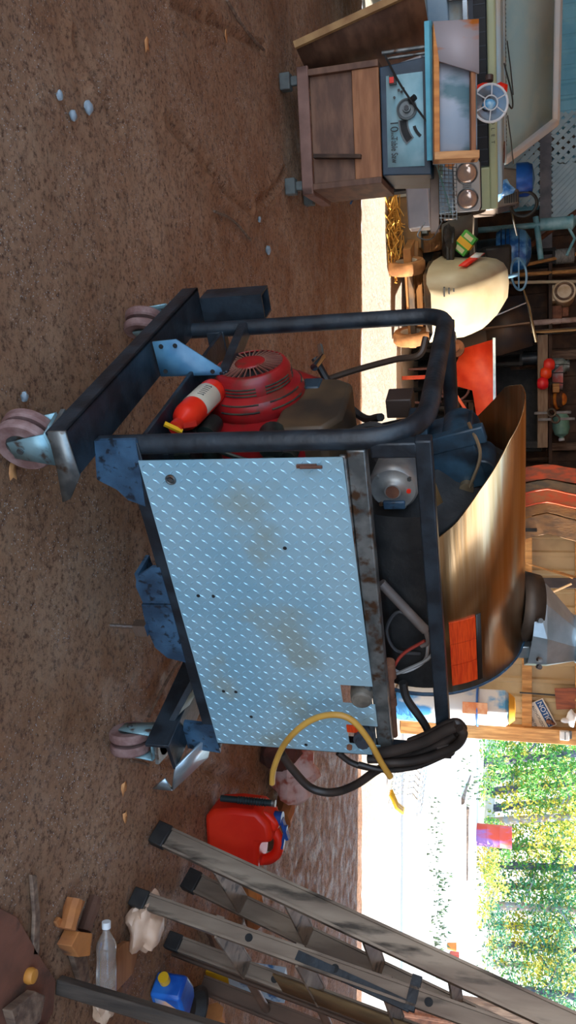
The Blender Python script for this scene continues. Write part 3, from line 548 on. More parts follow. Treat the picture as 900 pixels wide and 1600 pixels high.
k = MB(); k.cyl(Mq @ Vector((0, 0, .26)), Mq @ Vector((0, 0, .285)), .02, seg=16); k.beam(Mq @ Vector((.0, 0, .275)), Mq @ Vector((.05, .0, .25)), .014, .008); k.build('valve_head', mat('valve_red', (196, 40, 24), rough=.4), t)
k = MB(); k.beam(Mq @ Vector((.02, -.01, .285)), Mq @ Vector((-.02, .02, .3)), .012, .008); k.build('safety_pin', yellow_pl, t)
# ================================================================ TABLE SAW (left foreground)
t = thing('table_saw', 'brown wooden-based table saw with a pale blue control panel and teal top, at left', 'table saw', (-2.47, 4.5, 0), math.radians(12))
W_ = .64; DP = .5
saw_brown = mat('saw_cabinet_brown', (92, 62, 46), (124, 88, 66), rough=.6, scale=5, stretch=(1, 1, 3), bump=.12)
saw_plank = mat('orange_brown_plank', (142, 90, 54), (166, 110, 70), rough=.6, scale=5, stretch=(1, 6, 6), bump=.15)
pink_rail = mat('dusty_pink_brown_rail', (138, 104, 92), (120, 88, 76), rough=.7, scale=7, bump=.2)
k = MB(); k.bb((-.02, 0, .10), (W_+.02, .03, .165)).bb((-.02, 0, .10), (.02, DP, .16)).bb((W_-.02, 0, .10), (W_+.02, DP, .16)).bb((0, DP-.03, .1), (W_, DP, .16)); k.build('bottom_rail', pink_rail, t, bevel=.004)
for x, y in ((.0, -.01), (W_-.08, -.01), (.0, DP-.07), (W_-.08, DP-.07)):
    k = MB(); k.bb((x, y, 0), (x+.09, y+.07, .06)); k.bb((x+.02, y+.02, .06), (x+.07, y+.05, .101)); k.build('foot_block', mat('grey_block', (96, 104, 102), (78, 80, 78), rough=.8, scale=12, bump=.2), t, bevel=.006)
k = MB(); k.bb((0, .035, .165), (W_, .05, .42)); k.bb((0, 0, .165), (.035, DP, .56)); k.bb((W_-.035, 0, .165), (W_, DP, .56)); k.bb((0, DP-.02, .165), (W_, DP, .56)); k.build('cabinet', saw_brown, t, bevel=.003)
k = MB(); k.bb((.035, .012, .41), (W_-.035, .04, .56)); k.build('front_board', saw_plank, t, bevel=.003)
k = MB(); k.beam((.46, .0, .18), (.49, .0, .45), .05, .02, (1, 0, 0)); k.build('loose_batten', wood_dark, t)
navy = mat('navy_saw_body', (30, 50, 66), (44, 66, 84), rough=.45, scale=6)
k = MB(); k.box((W_/2-.0, DP/2, .70), (.56, DP-.02, .27), taper=(1.08, 1)); k.build('saw_body', navy, t, bevel=.006)
k = MB(); k.pts([(.09, .012, .60), (.56, .012, .595), (.575, -.0, .80), (.095, -.0, .80)], [(0, 1, 2, 3)]); pn = k.build('control_panel', mat('pale_blue_panel', (150, 196, 206), (176, 214, 222), rough=.45, scale=9), t, solid=.004)
PX = frame((.335, -.006, .70), (0, -1, .06), (1, 0, 0))     # x right, y up, z to the camera
ink = mat('black_print', (26, 30, 34), rough=.6)
text('lettering', '10', .062, PX @ Matrix.Translation((.02, -.062, 0)), ink, pn); text('lettering', 'inch', .026, PX @ Matrix.Translation((.066, -.07, 0)), ink, pn, sx=.8); text('lettering', 'Table Saw', .05, PX @ Matrix.Translation((.142, -.063, 0)) , ink, pn, sx=.66)
k = MB(); k.box(PX @ Vector((-.215, -.06, .004)), (.05, .012, .04)); k.build('switch_frame', black_plastic, pn); k = MB(); k.box(PX @ Vector((-.212, -.066, .01)), (.03, .012, .024)); k.build('red_switch', red_pl, pn)
def slot(cx, cy, r0, a0, a1, w_, m_, nm, par, z=.002):
    k = MB(); n = 14; vs = []
    for i in range(n+1):
        a = math.radians(a0+(a1-a0)*i/n); vs += [PX @ Vector((cx+(r0+s_*w_)*math.cos(a), cy+(r0+s_*w_)*math.sin(a), z)) for s_ in (-1, 1)]
    return k.pts(vs, [(2*i, 2*i+1, 2*i+3, 2*i+2) for i in range(n)]).build(nm, m_, par, smooth=False)
slot(.0, .16, .17, 268, 308, .026, mat('grey_slot_rim', (96, 100, 100), rough=.5), 'tilt_slot_rim', pn); slot(0, .16, .17, 269, 306, .018, dark_void, 'tilt_slot', pn, .004); slot(0, .16, .115, 285, 318, .008, dark_void, 'scale_slot', pn, .004)
k = MB(); k.lathe(PX @ Matrix.Translation((-.055, .012, .0)), [(.055, .01), (.055, .03), (.048, .034), (.04, .02), (.022, .02), (.02, .045), (0, .045)], 30); hw = k.build('hand_wheel', mat('grey_hand_wheel', (88, 96, 98), (110, 118, 118), rough=.4, scale=9), t)
k = MB(); k.cyl(PX @ Vector((-.09, .03, .03)), PX @ Vector((-.105, .06, .05)), .016).cyl(PX @ Vector((-.055, .012, .045)), PX @ Vector((-.055, .012, .055)), .014, seg=6); k.build('crank_knob', black_plastic, hw)
k = MB(); [k.cyl(PX @ Vector((a, b, 0)), PX @ Vector((a, b, .006)), .007, seg=10) for a, b in ((-.16, -.03), (-.15, -.015), (-.165, -.005), (-.125, -.055))]; k.build('panel_screws', black_plastic, pn)
k = MB(); k.tube(spline([PX @ Vector(q) for q in ((-.34, -.1, .02), (-.2, -.03, .03), (-.1, .03, .05), (.04, .13, .03))]), .006, 6); k.build('power_cord', rubber, t)
k = MB(); k.bb((-.13, -.06, .845), (.56, .5, .858)); k.bb((-.13, -.06, .82), (.56, -.045, .858)); k.pts([(.56, -.06, .858), (.82, .05, .93), (.82, .3, .93), (.56, .3, .858)], [(0, 1, 2, 3)]); k.build('saw_top', mat('teal_saw_table', (48, 150, 176), (96, 186, 204), rough=.4, scale=4), t, solid=0)
k = MB(); k.cyl((-.03, .02, .58), (-.03, .02, .845), .012, seg=10).cyl((-.0, .02, .60), (-.0, .02, .845), .008, seg=10); k.build('side_rod', steel_raw, t)
# board leaning on the left side of the saw
a = G(446, 100); t2 = thing('leaning_board', 'brown board with a pale edge leaning against the left side of the table saw', 'board', (-2.62, 4.5, 0))
k = MB(); k.pts([(0, 0, .09), (.02, .5, .09), (-.16, .55, .8), (-.2, .0, .8)], [(0, 1, 2, 3)]); k.build('board', saw_brown, t2, solid=.02)
k = MB(); k.beam((.01, -.005, .09), (-.2, -.005, .80), .02, .04, (1, 0, 0)); k.build('edge_strip', mat('yellow_edge', (172, 134, 86), (140, 100, 62), rough=.7, scale=8), t2)
# wooden tray standing on the saw
t = thing('wooden_tray', 'orange-stained wooden drawer with a grey-blue bottom standing on the saw table', 'drawer', (-2.56, 4.42, .862), rot=(math.radians(-12), 0, math.radians(5)))
or_w = mat('orange_stained_wood', (196, 118, 44), (222, 146, 66), rough=.55, scale=4, stretch=(6, 6, 1), bump=.2)
k = MB(); k.pts([(0, .03, 0), (.70, .03, 0), (.70, .03, .235), (0, .03, .235)], [(0, 1, 2, 3)]); k.build('drawer_bottom', mat('grey_blue_plywood', (190, 196, 206), (162, 180, 198), rough=.6, scale=3, stretch=(1, 1, .5), c3=(96, 130, 140), s3=5), t, solid=.01)
k = MB(); k.bb((0, -.04, 0), (.70, .03, .03)); k.build('front_side', or_w, t, bevel=.003)
k = MB(); k.pts([(0, -.035, .0), (.2, -.035, .03), (.27, -.035, .235), (0, -.035, .235)], [(0, 1, 2, 3)]); k.build('end_board', mat('half_stained_wood', (206, 120, 44), (176, 168, 172), rough=.55, scale=2.6, lo=.47, hi=.53, stretch=(2.5, 2.5, .8), bump=.2), t, solid=.014)
k = MB(); k.bb((.66, -.05, 0), (.70, .03, .235)); k.build('end_side', mat('pale_orange_wood', (222, 164, 104), (200, 140, 84), rough=.6, scale=6, stretch=(6, 6, 1)), t, bevel=.003)
k = MB(); k.bb((.2, -.03, .195), (.70, .03, .22)); k.build('back_side', saw_plank, t, bevel=.003)
# wire rack panel right of the saw top
t = thing('wire_rack', 'tan metal post with a panel of wire mesh standing right of the drawer', 'wire rack', (-2.02, 4.78, .862), math.radians(4))
k = MB(); k.bb((0, 0, -.05), (.42, .03, .0)); k.build('tan_rail', mat('tan_rail', (146, 122, 104), (120, 98, 84), rough=.5, scale=6), t, bevel=.004)
k = MB(); 
for i in range(15): k.beam((.03+i*.022, .02, .0), (.045+i*.022, .02, .1), .0035, .0035)
for i in range(5): k.beam((.03, .018, .01+i*.022), (.36, .018, .01+i*.022), .0035, .0035)
k.build('mesh_panel', steel_raw, t)
k = MB(); k.tube(spline([(.36, .0, .02), (.46, -.02, -.04), (.44, -.02, -.12), (.36, 0, -.08)]), .004, 6); k.build('bent_wire', steel_raw, t)
# ================================================================ TRUCK
TR = thing('pickup_truck', 'old pale green and grey pickup truck with quad round headlights, parked behind the table saw', 'truck', (-2.92, 5.76, 0), math.radians(33))
cream = mat('pale_green_truck_paint', (186, 194, 150), (172, 182, 146), rough=.3, scale=3)
tgrey = mat('grey_blue_truck_paint', (146, 170, 180), (174, 182, 180), rough=.25, scale=2.2, c3=(170, 160, 140), s3=4)
HW = .86
def tp(name, mb, m, par=TR, **k_): return mb.build(name, m, par, **k_)
k = MB(); k.prism(frame((0, 0, 0), (1, 0, 0), (0, 1, 0)), [(.02, .62), (.02, 1.10), (.05, 1.13), (1.25, 1.18), (1.35, .98), (4.3, .95), (4.3, .5), (1.9, .45), (1.5, .5), (1.35, .82), (1.1, .9), (.75, .88), (.52, .72), (.42, .5), (.1, .5)], -HW, HW)
tp('body', k, tgrey, bevel=.03)
k = MB(); k.bb((-.55, -.02, .98), (.55, .03, 1.095)); tp('grille', k, mat('black_grille', (14, 16, 20), (26, 28, 32), rough=.5), bevel=.004)
k = MB(); [k.beam((-.52+i*.08, -.025, .99), (-.52+i*.08, -.025, 1.09), .005, .004) for i in range(14)]; k.beam((-.55, -.03, 1.0), (.55, -.03, 1.0), .012, .03); tp('grille_bars', k, mat('dark_bars', (44, 52, 64), rough=.4))
k = MB(); k.bb((-HW+.01, -.04, 1.10), (HW-.01, .10, 1.155)); lip = tp('hood_lip', k, cream, bevel=.014)
ML = frame((0, -.041, 1.128), (0, -1, 0), (1, 0, 0))
for i, ch in enumerate('CHEVROLET'): text('letter', ch, .034, ML @ Matrix.Translation((.06+i*.042, 0, 0)), ink, lip)
k = MB(); k.bb((-HW+.01, -.03, .72), (HW-.01, .05, .86)); tp('lower_panel', k, mat('pale_blue_metal', (150, 172, 186), (128, 156, 176), rough=.3, metal=.3, scale=4), bevel=.01)
k = MB(); k.bb((-HW+.01, -.035, 1.08), (-.5, .05, 1.105)); k.bb((.56, -.03, .84), (HW-.01, .05, 1.105)); k.bb((-HW+.01, -.03, .84), (-.56, .05, 1.105)); tp('corner_panel', k, cream, bevel=.01)
k = MB(); k.bb((-.55, -.045, .945), (.55, .02, .985)); tp('chrome_bar', k, mat('pale_chrome', (190, 204, 214), rough=.25, metal=.8), bevel=.006)
bump = MB(); bump.prism(frame((0, 0, 0), (0, 0, 1), (1, 0, 0)), [(-.95, -.06), (-.9, -.16), (.9, -.16), (.95, -.06), (.95, .35), (.9, .35), (.88, -.02), (-.88, -.02), (-.9, .35), (-.95, .35)], .52, .68); tp('bumper', bump, mat('white_bumper', (214, 216, 218), (196, 200, 204), rough=.35, metal=.2, scale=5), bevel=.012)
chr_b = mat('bezel_white', (216, 214, 206), rough=.3, metal=.4); lensm = mat('headlight_glass', (226, 196, 168), (190, 170, 160), rough=.12, metal=.5, scale=12, stretch=(1, 8, 1))
for sgn in (-1, 1):
    hl = bpy.data.objects.new('headlight_unit', None); COL.objects.link(hl); hl.parent = TR; hl.location = (sgn*.665, -.04, .945)
    k = MB(); rr = []
    for i in range(28):
        a = 2*PI*i/28; rr.append((max(-1, min(1, 1.35*math.cos(a)))*.178, max(-1, min(1, 1.35*math.sin(a)))*.092))
    k.prism(frame((0, 0, 0), (0, -1, 0), (1, 0, 0)), rr, 0, .03); k.build('bezel', chr_b, hl, bevel=.006)
    k = MB(); k.prism(frame((0, 0.001, 0), (0, -1, 0), (1, 0, 0)), [(x*1.05, y*1.08) for x, y in rr], -.01, .02); k.build('bezel_shadow_line', black_plastic, hl)
    for c in (-.088, .088):
        k = MB(); k.lathe(frame((c, -.03, 0), (0, -1, 0)), [(0, .022), (.04, .018), (.062, .008), (.068, .0)], 28); k.build('headlight', lensm, hl)
        k = MB(); k.torus(frame((c, -.031, 0), (0, -1, 0)), .072, .006, 28, 8); k.build('headlight_ring', steel_raw, hl)
    k = MB(); [k.beam((a, -.033, -.03), (a, -.033, .03), .005, .004) for a in (-.015, -.005, .005, .015)]; k.build('centre_bars', steel_raw, hl)
# cab
cabm = mat('tan_cab_roof', (204, 190, 176), (180, 184, 186), rough=.4, scale=3)
def ringY(y, z, hw): return [(-hw, y, z), (hw, y, z)]
k = MB(); b0, b1 = 1.55, 2.15                                   # base and top of the windscreen
def strut(a, b, w_=.07): k.beam(a, b, w_, w_)
for sg in (-1, 1): strut((sg*.83, b0, 1.17), (sg*.66, b1, 1.62)); strut((sg*.66, b1, 1.62), (sg*.66, 3.1, 1.63)); strut((sg*.66, 3.1, 1.63), (sg*.8, 3.25, 1.1))
strut((-.66, b1, 1.62), (.66, b1, 1.62), .06); strut((-.83, b0, 1.17), (.83, b0, 1.17), .05); k.bb((-.66, b1, 1.62), (.66, 3.12, 1.66)); tp('cab_frame', k, cabm, bevel=.015)
k = MB(); k.pts([(-.8, b0+.02, 1.19), (.8, b0+.02, 1.19), (.64, b1, 1.6), (-.64, b1, 1.6)], [(0, 1, 2, 3)]); k.build('windshield', mat('dusty_windshield', (152, 184, 186), (184, 200, 190), rough=.15, scale=1.6, lo=.45, hi=.6, spec=.8), TR, solid=.006)
for sg in (-1, 1):
    k = MB(); k.pts([(sg*.815, b0+.1, 1.16), (sg*.665, b1+.02, 1.6), (sg*.665, 3.08, 1.6), (sg*.79, 3.2, 1.14)], [(0, 1, 2, 3)]); k.build('side_window', MATS['dusty_windshield'], TR, solid=.006)
k = MB(); k.pts([(-.62, 3.15, 1.6), (.62, 3.15, 1.6), (.78, 3.26, 1.12), (-.78, 3.26, 1.12)], [(0, 1, 2, 3)]); k.build('rear_window', MATS['dusty_windshield'], TR, solid=.006)
k = MB(); k.bb((-.8, 1.22, 1.165), (.8, 1.56, 1.20)); cw = tp('cowl', k, tgrey, bevel=.01); k = MB(); [k.bb((-.66+i*.03, 1.34, 1.2), (-.648+i*.03, 1.37, 1.204)) for i in range(45)]; k.build('cowl_vents', dark_void, cw)
for s_ in (-.1, .45):
    k = MB(); k.tube([(s_, 1.42, 1.21), (s_+.2, 1.5, 1.235), (s_+.42, 1.60, 1.255)], .005, 6); tp('wiper', k, black_plastic)
k = MB(); k.prism(frame((0, 0, 1.14), (0, 0, 1), (1, 0, 0)), [(-.78, .08), (.78, .08), (.8, 1.2), (-.8, 1.2)], 0, .045); tp('hood', k, mat('faded_grey_hood', (168, 198, 212), (196, 184, 166), rough=.22, scale=1.5, lo=.42, hi=.6), bevel=.02)
k = MB(); k.box((.62, .8, 1.19), (.1, .34, .012)); tp('hood_rust_patch', k, rust, bevel=.004)
for sg in (-1, 1):
    for y in (.92, 3.5):
        k = MB(); k.lathe(frame((sg*.72, y, .34), (1, 0, 0)), [(.2, -.1), (.31, -.1), (.34, -.07), (.34, .07), (.31, .1), (.2, .1), (.18, .03), (0, .03)], 36); w_ = tp('wheel', k, rubber)
        k = MB(); k.lathe(frame((sg*.76, y, .34), (sg, 0, 0)), [(0, .07), (.05, .07), (.12, .02), (.19, .05), (.2, .0)], 28); k.build('hub_cap', steel_raw, w_)
# work lamp resting on the hood
p = TR.location; LM = Matrix.Translation(p) @ Matrix.Rotation(math.radians(33), 4, 'Z')
t = thing('clamp_work_lamp', 'round chrome clamp lamp with a red grip lying on the hood of the truck', 'work lamp', tuple(D(764, 164, 5.35)), 0); t.scale = (.85, .85, .85)
k = MB(); Ml = frame((0, -.01, .0), (.25, -1, .35)); k.lathe(Ml, [(.035, -.07), (.06, -.05), (.105, .0), (.125, .035), (.13, .035), (.11, -.01), (.06, -.06)], 32); rf = k.build('reflector', mat('white_chrome', (216, 228, 238), rough=.22, metal=.7), t)
k = MB(); k.torus(Ml @ Matrix.Translation((0, 0, .035)), .128, .009, 32, 8).torus(Ml @ Matrix.Translation((0, 0, .05)), .05, .005, 20, 6); [k.tube([Ml @ Vector((.128*math.cos(a), .128*math.sin(a), .04)), Ml @ Vector((.05*math.cos(a), .05*math.sin(a), .055))], .005, 6) for a in (0, 1.05, 2.09, 3.14, 4.19, 5.24)]; k.build('wire_guard', white_pl, rf)
k = MB(); k.ball(Ml @ Vector((0, 0, -.0)), (.04, .04, .05)); k.build('bulb', mat('blue_glass_bulb', (90, 170, 220), (180, 220, 240), rough=.1, scale=20), rf)
k = MB(); k.ball((-.13, .05, -.045), (.06, .05, .065), jit=.2).ball((-.13, .06, .085), (.05, .045, .05), jit=.2, seed=2); k.build('red_grip', red_pl, t)
k = MB(); k.bb((-.17, .04, -.02), (-.09, .1, .07)).cyl((-.2, .05, .0), (-.24, .05, .0), .03).cyl((-.06, .02, -.02), (0, .0, 0), .03); k.build('lamp_clamp', mat('dark_brown_plastic', (66, 50, 46), (84, 66, 60), rough=.5), t)
k = MB(); k.tube([(.03, -.06, -.1), (.09, -.07, -.16)], .012, 8); k.build('handle_rod', chrome, t)
k = MB(); k.tube(spline([(-.1, .06, .1), (-.0, .1, .16), (-.2, .3, .16), (-.55, .5, .1)]), .006, 6); k.build('lamp_cord', black_plastic, t)
# wood stick leaning between drawer and truck
k = MB(); k.beam(D(738, 195, 5.0), D(700, 262, 5.25), .012, .05); tag(k.build('wood_lath', or_w), 'short orange wooden lath leaning over the right headlights of the truck', 'wood')
# ================================================================ RIDING MOWER
MW = thing('riding_mower', 'tan riding lawn mower with a red-striped hood, facing the camera in the sun', 'lawn mower', (-2.2, 8.75, 0), math.radians(29))
# local: x along front axle (+x = right in the picture), -y forward
hoodm = mat('cream_mower_paint', (196, 176, 140), (208, 192, 160), rough=.3, scale=3)
def hoodsec(y, w0, w1, z0, z1, n=10):
    pts = [(-w0, y, z0)]
    for i in range(n+1):
        a = PI - PI*i/n; c, s = math.cos(a), math.sin(a); pts.append((w1*math.copysign(abs(c)**.6, c), y, z0+(z1-z0)*(.35+.65*abs(s)**.6)))
    return pts + [(w0, y, z0)]
secs = [hoodsec(-.50, .20, .16, .47, .66), hoodsec(-.46, .29, .25, .43, .80), hoodsec(-.34, .34, .31, .42, .93), hoodsec(-.1, .36, .34, .42, 1.05), hoodsec(.2, .36, .33, .44, 1.14), hoodsec(.5, .34, .30, .5, 1.2), hoodsec(.6, .32, .28, .5, 1.18)]
k = MB(); n = len(secs[0]); k.pts([p for s_ in secs for p in s_], [(i*n+j, i*n+j+1, (i+1)*n+j+1, (i+1)*n+j) for i in range(len(secs)-1) for j in range(n-1)]+[tuple(range(n)), tuple(range((len(secs)-1)*n, len(secs)*n))]); hd_ = k.build('hood', hoodm, MW, ang=60)
for i in range(3):
    k = MB(); k.box((.03, -.462+.012*i, .60+i*.045), (.56-.02*i, .07, .013)); k.build('grille_slot', dark_void, hd_)
k = MB(); k.pts([(-.365, -.12, .72), (-.36, .42, .86), (-.35, .42, .96), (-.352, -.12, .80)], [(0, 1, 2, 3)]); k.build('red_stripe', red_pl, hd_, solid=.01)
k = MB(); k.pts([(-.368, .2, .82), (-.364, .4, .87), (-.352, .4, .95), (-.358, .2, .90)], [(0, 1, 2, 3)]); k.build('stripe_badge', white_pl, hd_, solid=.012)
k = MB(); k.bb((-.3, -.1, .36), (.3, .5, .46)); k.bb((-.2, .5, .34), (.2, 1.4, .42)); k.bb((-.34, -.02, .19), (.34, .02, .25)); k.build('chassis', mat('orange_dusty_black', (70, 56, 44), (110, 80, 50), rough=.6, scale=7), MW, bevel=.01)
def tire(x, y, r, w_, nm, rim, knob=False):
    k = MB(); k.lathe(frame((x, y, r), (1, 0, 0)), [(r*.55, -w_*.45), (r*.9, -w_*.5), (r, -w_*.3), (r, w_*.3), (r*.9, w_*.5), (r*.55, w_*.45), (r*.55, -w_*.45)], 36)
    if knob:
        for i in range(24):
            for sg in (-1, 1):
                a = 2*PI*(i+.5*(sg > 0))/24; k.box((x+sg*w_*.2, y+r*1.0*math.cos(a), r+r*1.0*math.sin(a)), (w_*.42, .03, .02), Euler((a-PI/2+0, 0, 0)).to_matrix())
    o = k.build(nm, mat('tan_dusty_tyre', (140, 92, 52), (176, 120, 70), rough=.8, scale=10, bump=.2), MW)
    k = MB(); sg = -1 if x < 0 else 1
    for s2 in (-1, 1): k.lathe(frame((x, y, r), (s2, 0, 0)), [(0, .03), (r*.12, .03), (r*.14, .01), (r*.42, .0), (r*.5, w_*.4), (r*.58, w_*.47)], 28)
    k.build('wheel_rim', rim, o); return o
rimm = mat('cream_rim', (224, 214, 196), (206, 192, 168), rough=.4, scale=6)
for x in (-.37, .37): tire(x, 0, .19, .13, 'front_wheel', rimm).rotation_euler = (0, 0, 0)
for x in (-.4, .4): tire(x, 1.22, .27, .22, 'rear_wheel', rimm, True)
k = MB(); k.pts([(-.62, .75, .5), (-.3, .68, .5), (-.3, .95, .56), (-.34, 1.0, .80), (-.34, 1.5, .84), (-.64, 1.5, .84), (-.66, 1.0, .80), (-.62, .9, .56)], [(0, 1, 2, 7), (7, 2, 3, 6), (6, 3, 4, 5)]); k.pts([(-.64, 1.0, .8), (-.64, 1.5, .84), (-.64, 1.5, .5), (-.64, .95, .52)], [(0, 1, 2, 3)]); k.pts([(.62, .75, .5), (.3, .68, .5), (.3, .95, .56), (.34, 1.0, .80), (.34, 1.5, .84), (.64, 1.5, .84), (.66, 1.0, .80), (.62, .9, .56)], [(0, 1, 2, 7), (7, 2, 3, 6), (6, 3, 4, 5)]); k.bb((-.34, .9, .78), (.34, 1.5, .82))
k.build('fender_deck', mat('grey_brown_deck', (108, 98, 88), (90, 86, 84), rough=.45, scale=4), MW, solid=.012)
k = MB(); k.bb((-.2, 1.05, .86), (.2, 1.4, .94)); k.box((0, 1.46, 1.05), (.4, .08, .34), (-.2, 0, 0)); k.build('seat', black_plastic, MW, bevel=.03)
k = MB(); k.torus(frame((-.0, .86, 1.3), (0, .55, 1)), .17, .013, 30, 8); k.beam((-.16, .86, 1.3), (.16, .86, 1.3), .03, .015); k.cyl((0, .86, 1.3), (0, .72, 1.1), .02); k.build('steering_wheel', mat('blue_grey_plastic', (88, 128, 160), (120, 156, 184), rough=.35), MW)
k = MB(); k.bb((-.55, -.0, .16), (.5, .9, .24)); k.lathe(frame((-.3, .5, .24), (0, 0, 1)), [(.26, -.08), (.24, .04), (0, .05)], 24); k.build('cutting_deck', mat('orange_brown_deck', (146, 96, 50), (176, 120, 66), rough=.6, scale=6), MW, bevel=.01)
# green and yellow carton resting on the fender
t = thing('seed_carton', 'small green carton with a yellow band lying between mower hood and fender', 'carton', tuple(D(727, 380, 8.95)), 0, rot=(.3, .7, .5))
k = MB(); k.bb((-.11, -.04, -.08), (.11, .04, .08)); cb = k.build('carton', mat('carton_green', (52, 150, 52), (76, 172, 60), rough=.5), t, bevel=.003)
k = MB(); k.bb((-.035, -.043, -.083), (.03, .043, .083)); k.build('yellow_band', yellow_pl, cb)
k = MB(); k.bb((-.095, -.043, -.05), (-.05, .043, .05)); k.bb((.05, -.043, -.05), (.095, .043, .05)); k.build('pale_panel', mat('carton_cream', (206, 206, 160), rough=.5), cb)
# black cloth bundle under the carton
k = MB(); p = D(702, 385, 8.95); k.ball((0, 0, 0), (.2, .12, .07), 3, .5, 3).ball((-.1, -.05, -.02), (.1, .08, .05), 2, .4, 5); o = k.build('black_bag', mat('black_bag_cloth', (34, 32, 34), (54, 50, 50), rough=.6, scale=10, bump=.3)); o.location = p; tag(o, 'crumpled black bag lying on the mower fender below the green carton', 'bag')
# ================================================================ CLUTTER ALONG THE BACK
t = thing('floor_tub', 'upturned white plastic tub standing behind the right leg of the table saw', 'tub', tuple(G(618, 300)), 0)
k = MB(); k.lathe(Matrix.Translation((0, 0, 0)), [(.2, 0), (.21, .02), (.17, .3), (.15, .33), (0, .34)], 28); k.build('tub', mat('cream_white_plastic', (222, 214, 202), rough=.4), t); k = MB(); k.torus(Matrix.Translation((0, 0, .02)), .205, .01, 28, 8); k.build('tub_rim', white_pl, t)
t = thing('feed_trough', 'brown wooden crate on the sunlit ground left of the mower front wheel', 'crate', tuple(G(616, 356)), math.radians(8))
k = MB(); k.bb((-.28, -.15, 0), (.26, -.13, .3)).bb((-.28, .13, 0), (.26, .15, .3)).bb((-.28, -.15, 0), (.26, .15, .02)).bb((-.28, -.15, 0), (-.26, .15, .3)).bb((.24, -.15, 0), (.26, .15, .3)); k.build('boards', mat('sunlit_crate_wood', (150, 112, 70), (120, 92, 62), rough=.7, scale=5, bump=.2), t, bevel=.003)
k = MB(); k.bb((-.26, -.1, .28), (.24, .1, .3)).bb((-.2, -.06, .3), (.1, .08, .36)); k.build('lid', steel_raw, t, bevel=.004)
t = thing('straw_heap', 'low orange heap of straw lying in the sun beside the crate', 'straw', tuple(G(606, 345)), 0)
k = MB(); rnd = random.Random(8)
for i in range(260):
    c = Vector((rnd.gauss(0, .22), rnd.gauss(.1, .1), abs(rnd.gauss(.03, .04)))); d = Vector((rnd.gauss(0, 1), rnd.gauss(0, 1), rnd.gauss(0, .25))).normalized()*.1; k.tube([c-d, c+d], .006, 4)
tag(k.build('straw', mat('straw_orange', (204, 140, 50), (224, 170, 80), rough=.8, scale=9), t, smooth=False), None, None, kind='stuff')
# garden tiller / generator with black hoop
t = thing('garden_tiller', 'dark grey tiller engine with vents and a black hoop handle right of the truck', 'tiller', (-3.52, 9.35, 0), math.radians(6)); t.scale = (.88, .88, .98)
k = MB(); k.bb((-.3, -.15, .35), (.28, .2, 1.08)); k.box((.02, 0, 1.2), (.5, .36, .26), taper=(.8, .8)); k.build('engine_housing', mat('grey_brown_metal', (104, 92, 84), (128, 116, 108), rough=.4, scale=6), t, bevel=.03)
k = MB(); [k.box((.16, -.17, 1.18+i*.024), (.12, .02, .01), (0, 0, 0)) for i in range(7)]; k.build('vent_slots', dark_void, t)
k = MB(); k.lathe(Matrix.Translation((-.08, 0, 1.3)), [(.2, 0), (.2, .12), (.17, .17), (0, .2)], 24); k.build('blue_tank', blue_pl, t)
k = MB(); k.torus(frame((.22, -.05, 1.38), (.3, -1, .1)), .14, .018, 26, 8); k.cyl((.2, 0, 1.2), (.22, -.05, 1.28), .02); k.build('hoop_handle', black_plastic, t)
for x in (-.3, .3): k = MB(); k.torus(frame((x, .0, .24), (1, 0, 0)), .18, .06, 28, 10).cyl((x-.05, 0, .24), (x+.05, 0, .24), .13); k.build('tiller_wheel', rubber, t)
k = MB(); k.cyl((-.3, 0, .24), (.3, 0, .24), .02).bb((-.1, -.1, .24), (.1, .1, .4)); k.build('axle_frame', steel_black, t)
k = MB(); p = D(778, 298, 8.2); k.ball((0, 0, 0), (.1, .07, .13), 2, .6, 4); o = k.build('blue_bag', mat('shiny_blue_film', (50, 120, 200), (150, 200, 240), rough=.2, scale=14)); o.location = p; tag(o, 'shiny blue plastic bag hanging over the right front corner of the truck', 'bag')
# blue outboard-like motor cover on a stand
t = thing('blue_motor', 'blue ribbed motor cowl on a dark stand behind the mower', 'motor', (-3.14, 10.35, 0), math.radians(5))
k = MB(); k.lathe(Matrix.Translation((0, 0, 1.04)), [(.0, 0), (.22, 0), (.25, .05), (.26, .22), (.22, .34), (.12, .4), (0, .41)], 30); cv = k.build('cowl', mat('glossy_blue_cowl', (30, 90, 160), (96, 160, 214), rough=.22, scale=7, lo=.45, hi=.6), t)
k = MB(); [k.torus(Matrix.Translation((0, 0, 1.1+i*.05)), .258-.004*i, .008, 30, 6) for i in range(5)]; k.build('cowl_ribs', mat('navy_ribs', (16, 40, 74), rough=.4), cv)
k = MB(); k.cyl((0, 0, 0), (0, 0, 1.05), .12, .16).bb((-.25, -.25, 0), (.25, .25, .04)); k.build('stand', steel_black, t)
k = MB(); k.tube([(-.1, -.3, 1.28), (-.62, -.36, 1.16), (-.8, -.36, 1.12)], .012, 6); k.build('steel_rod', chrome, t)
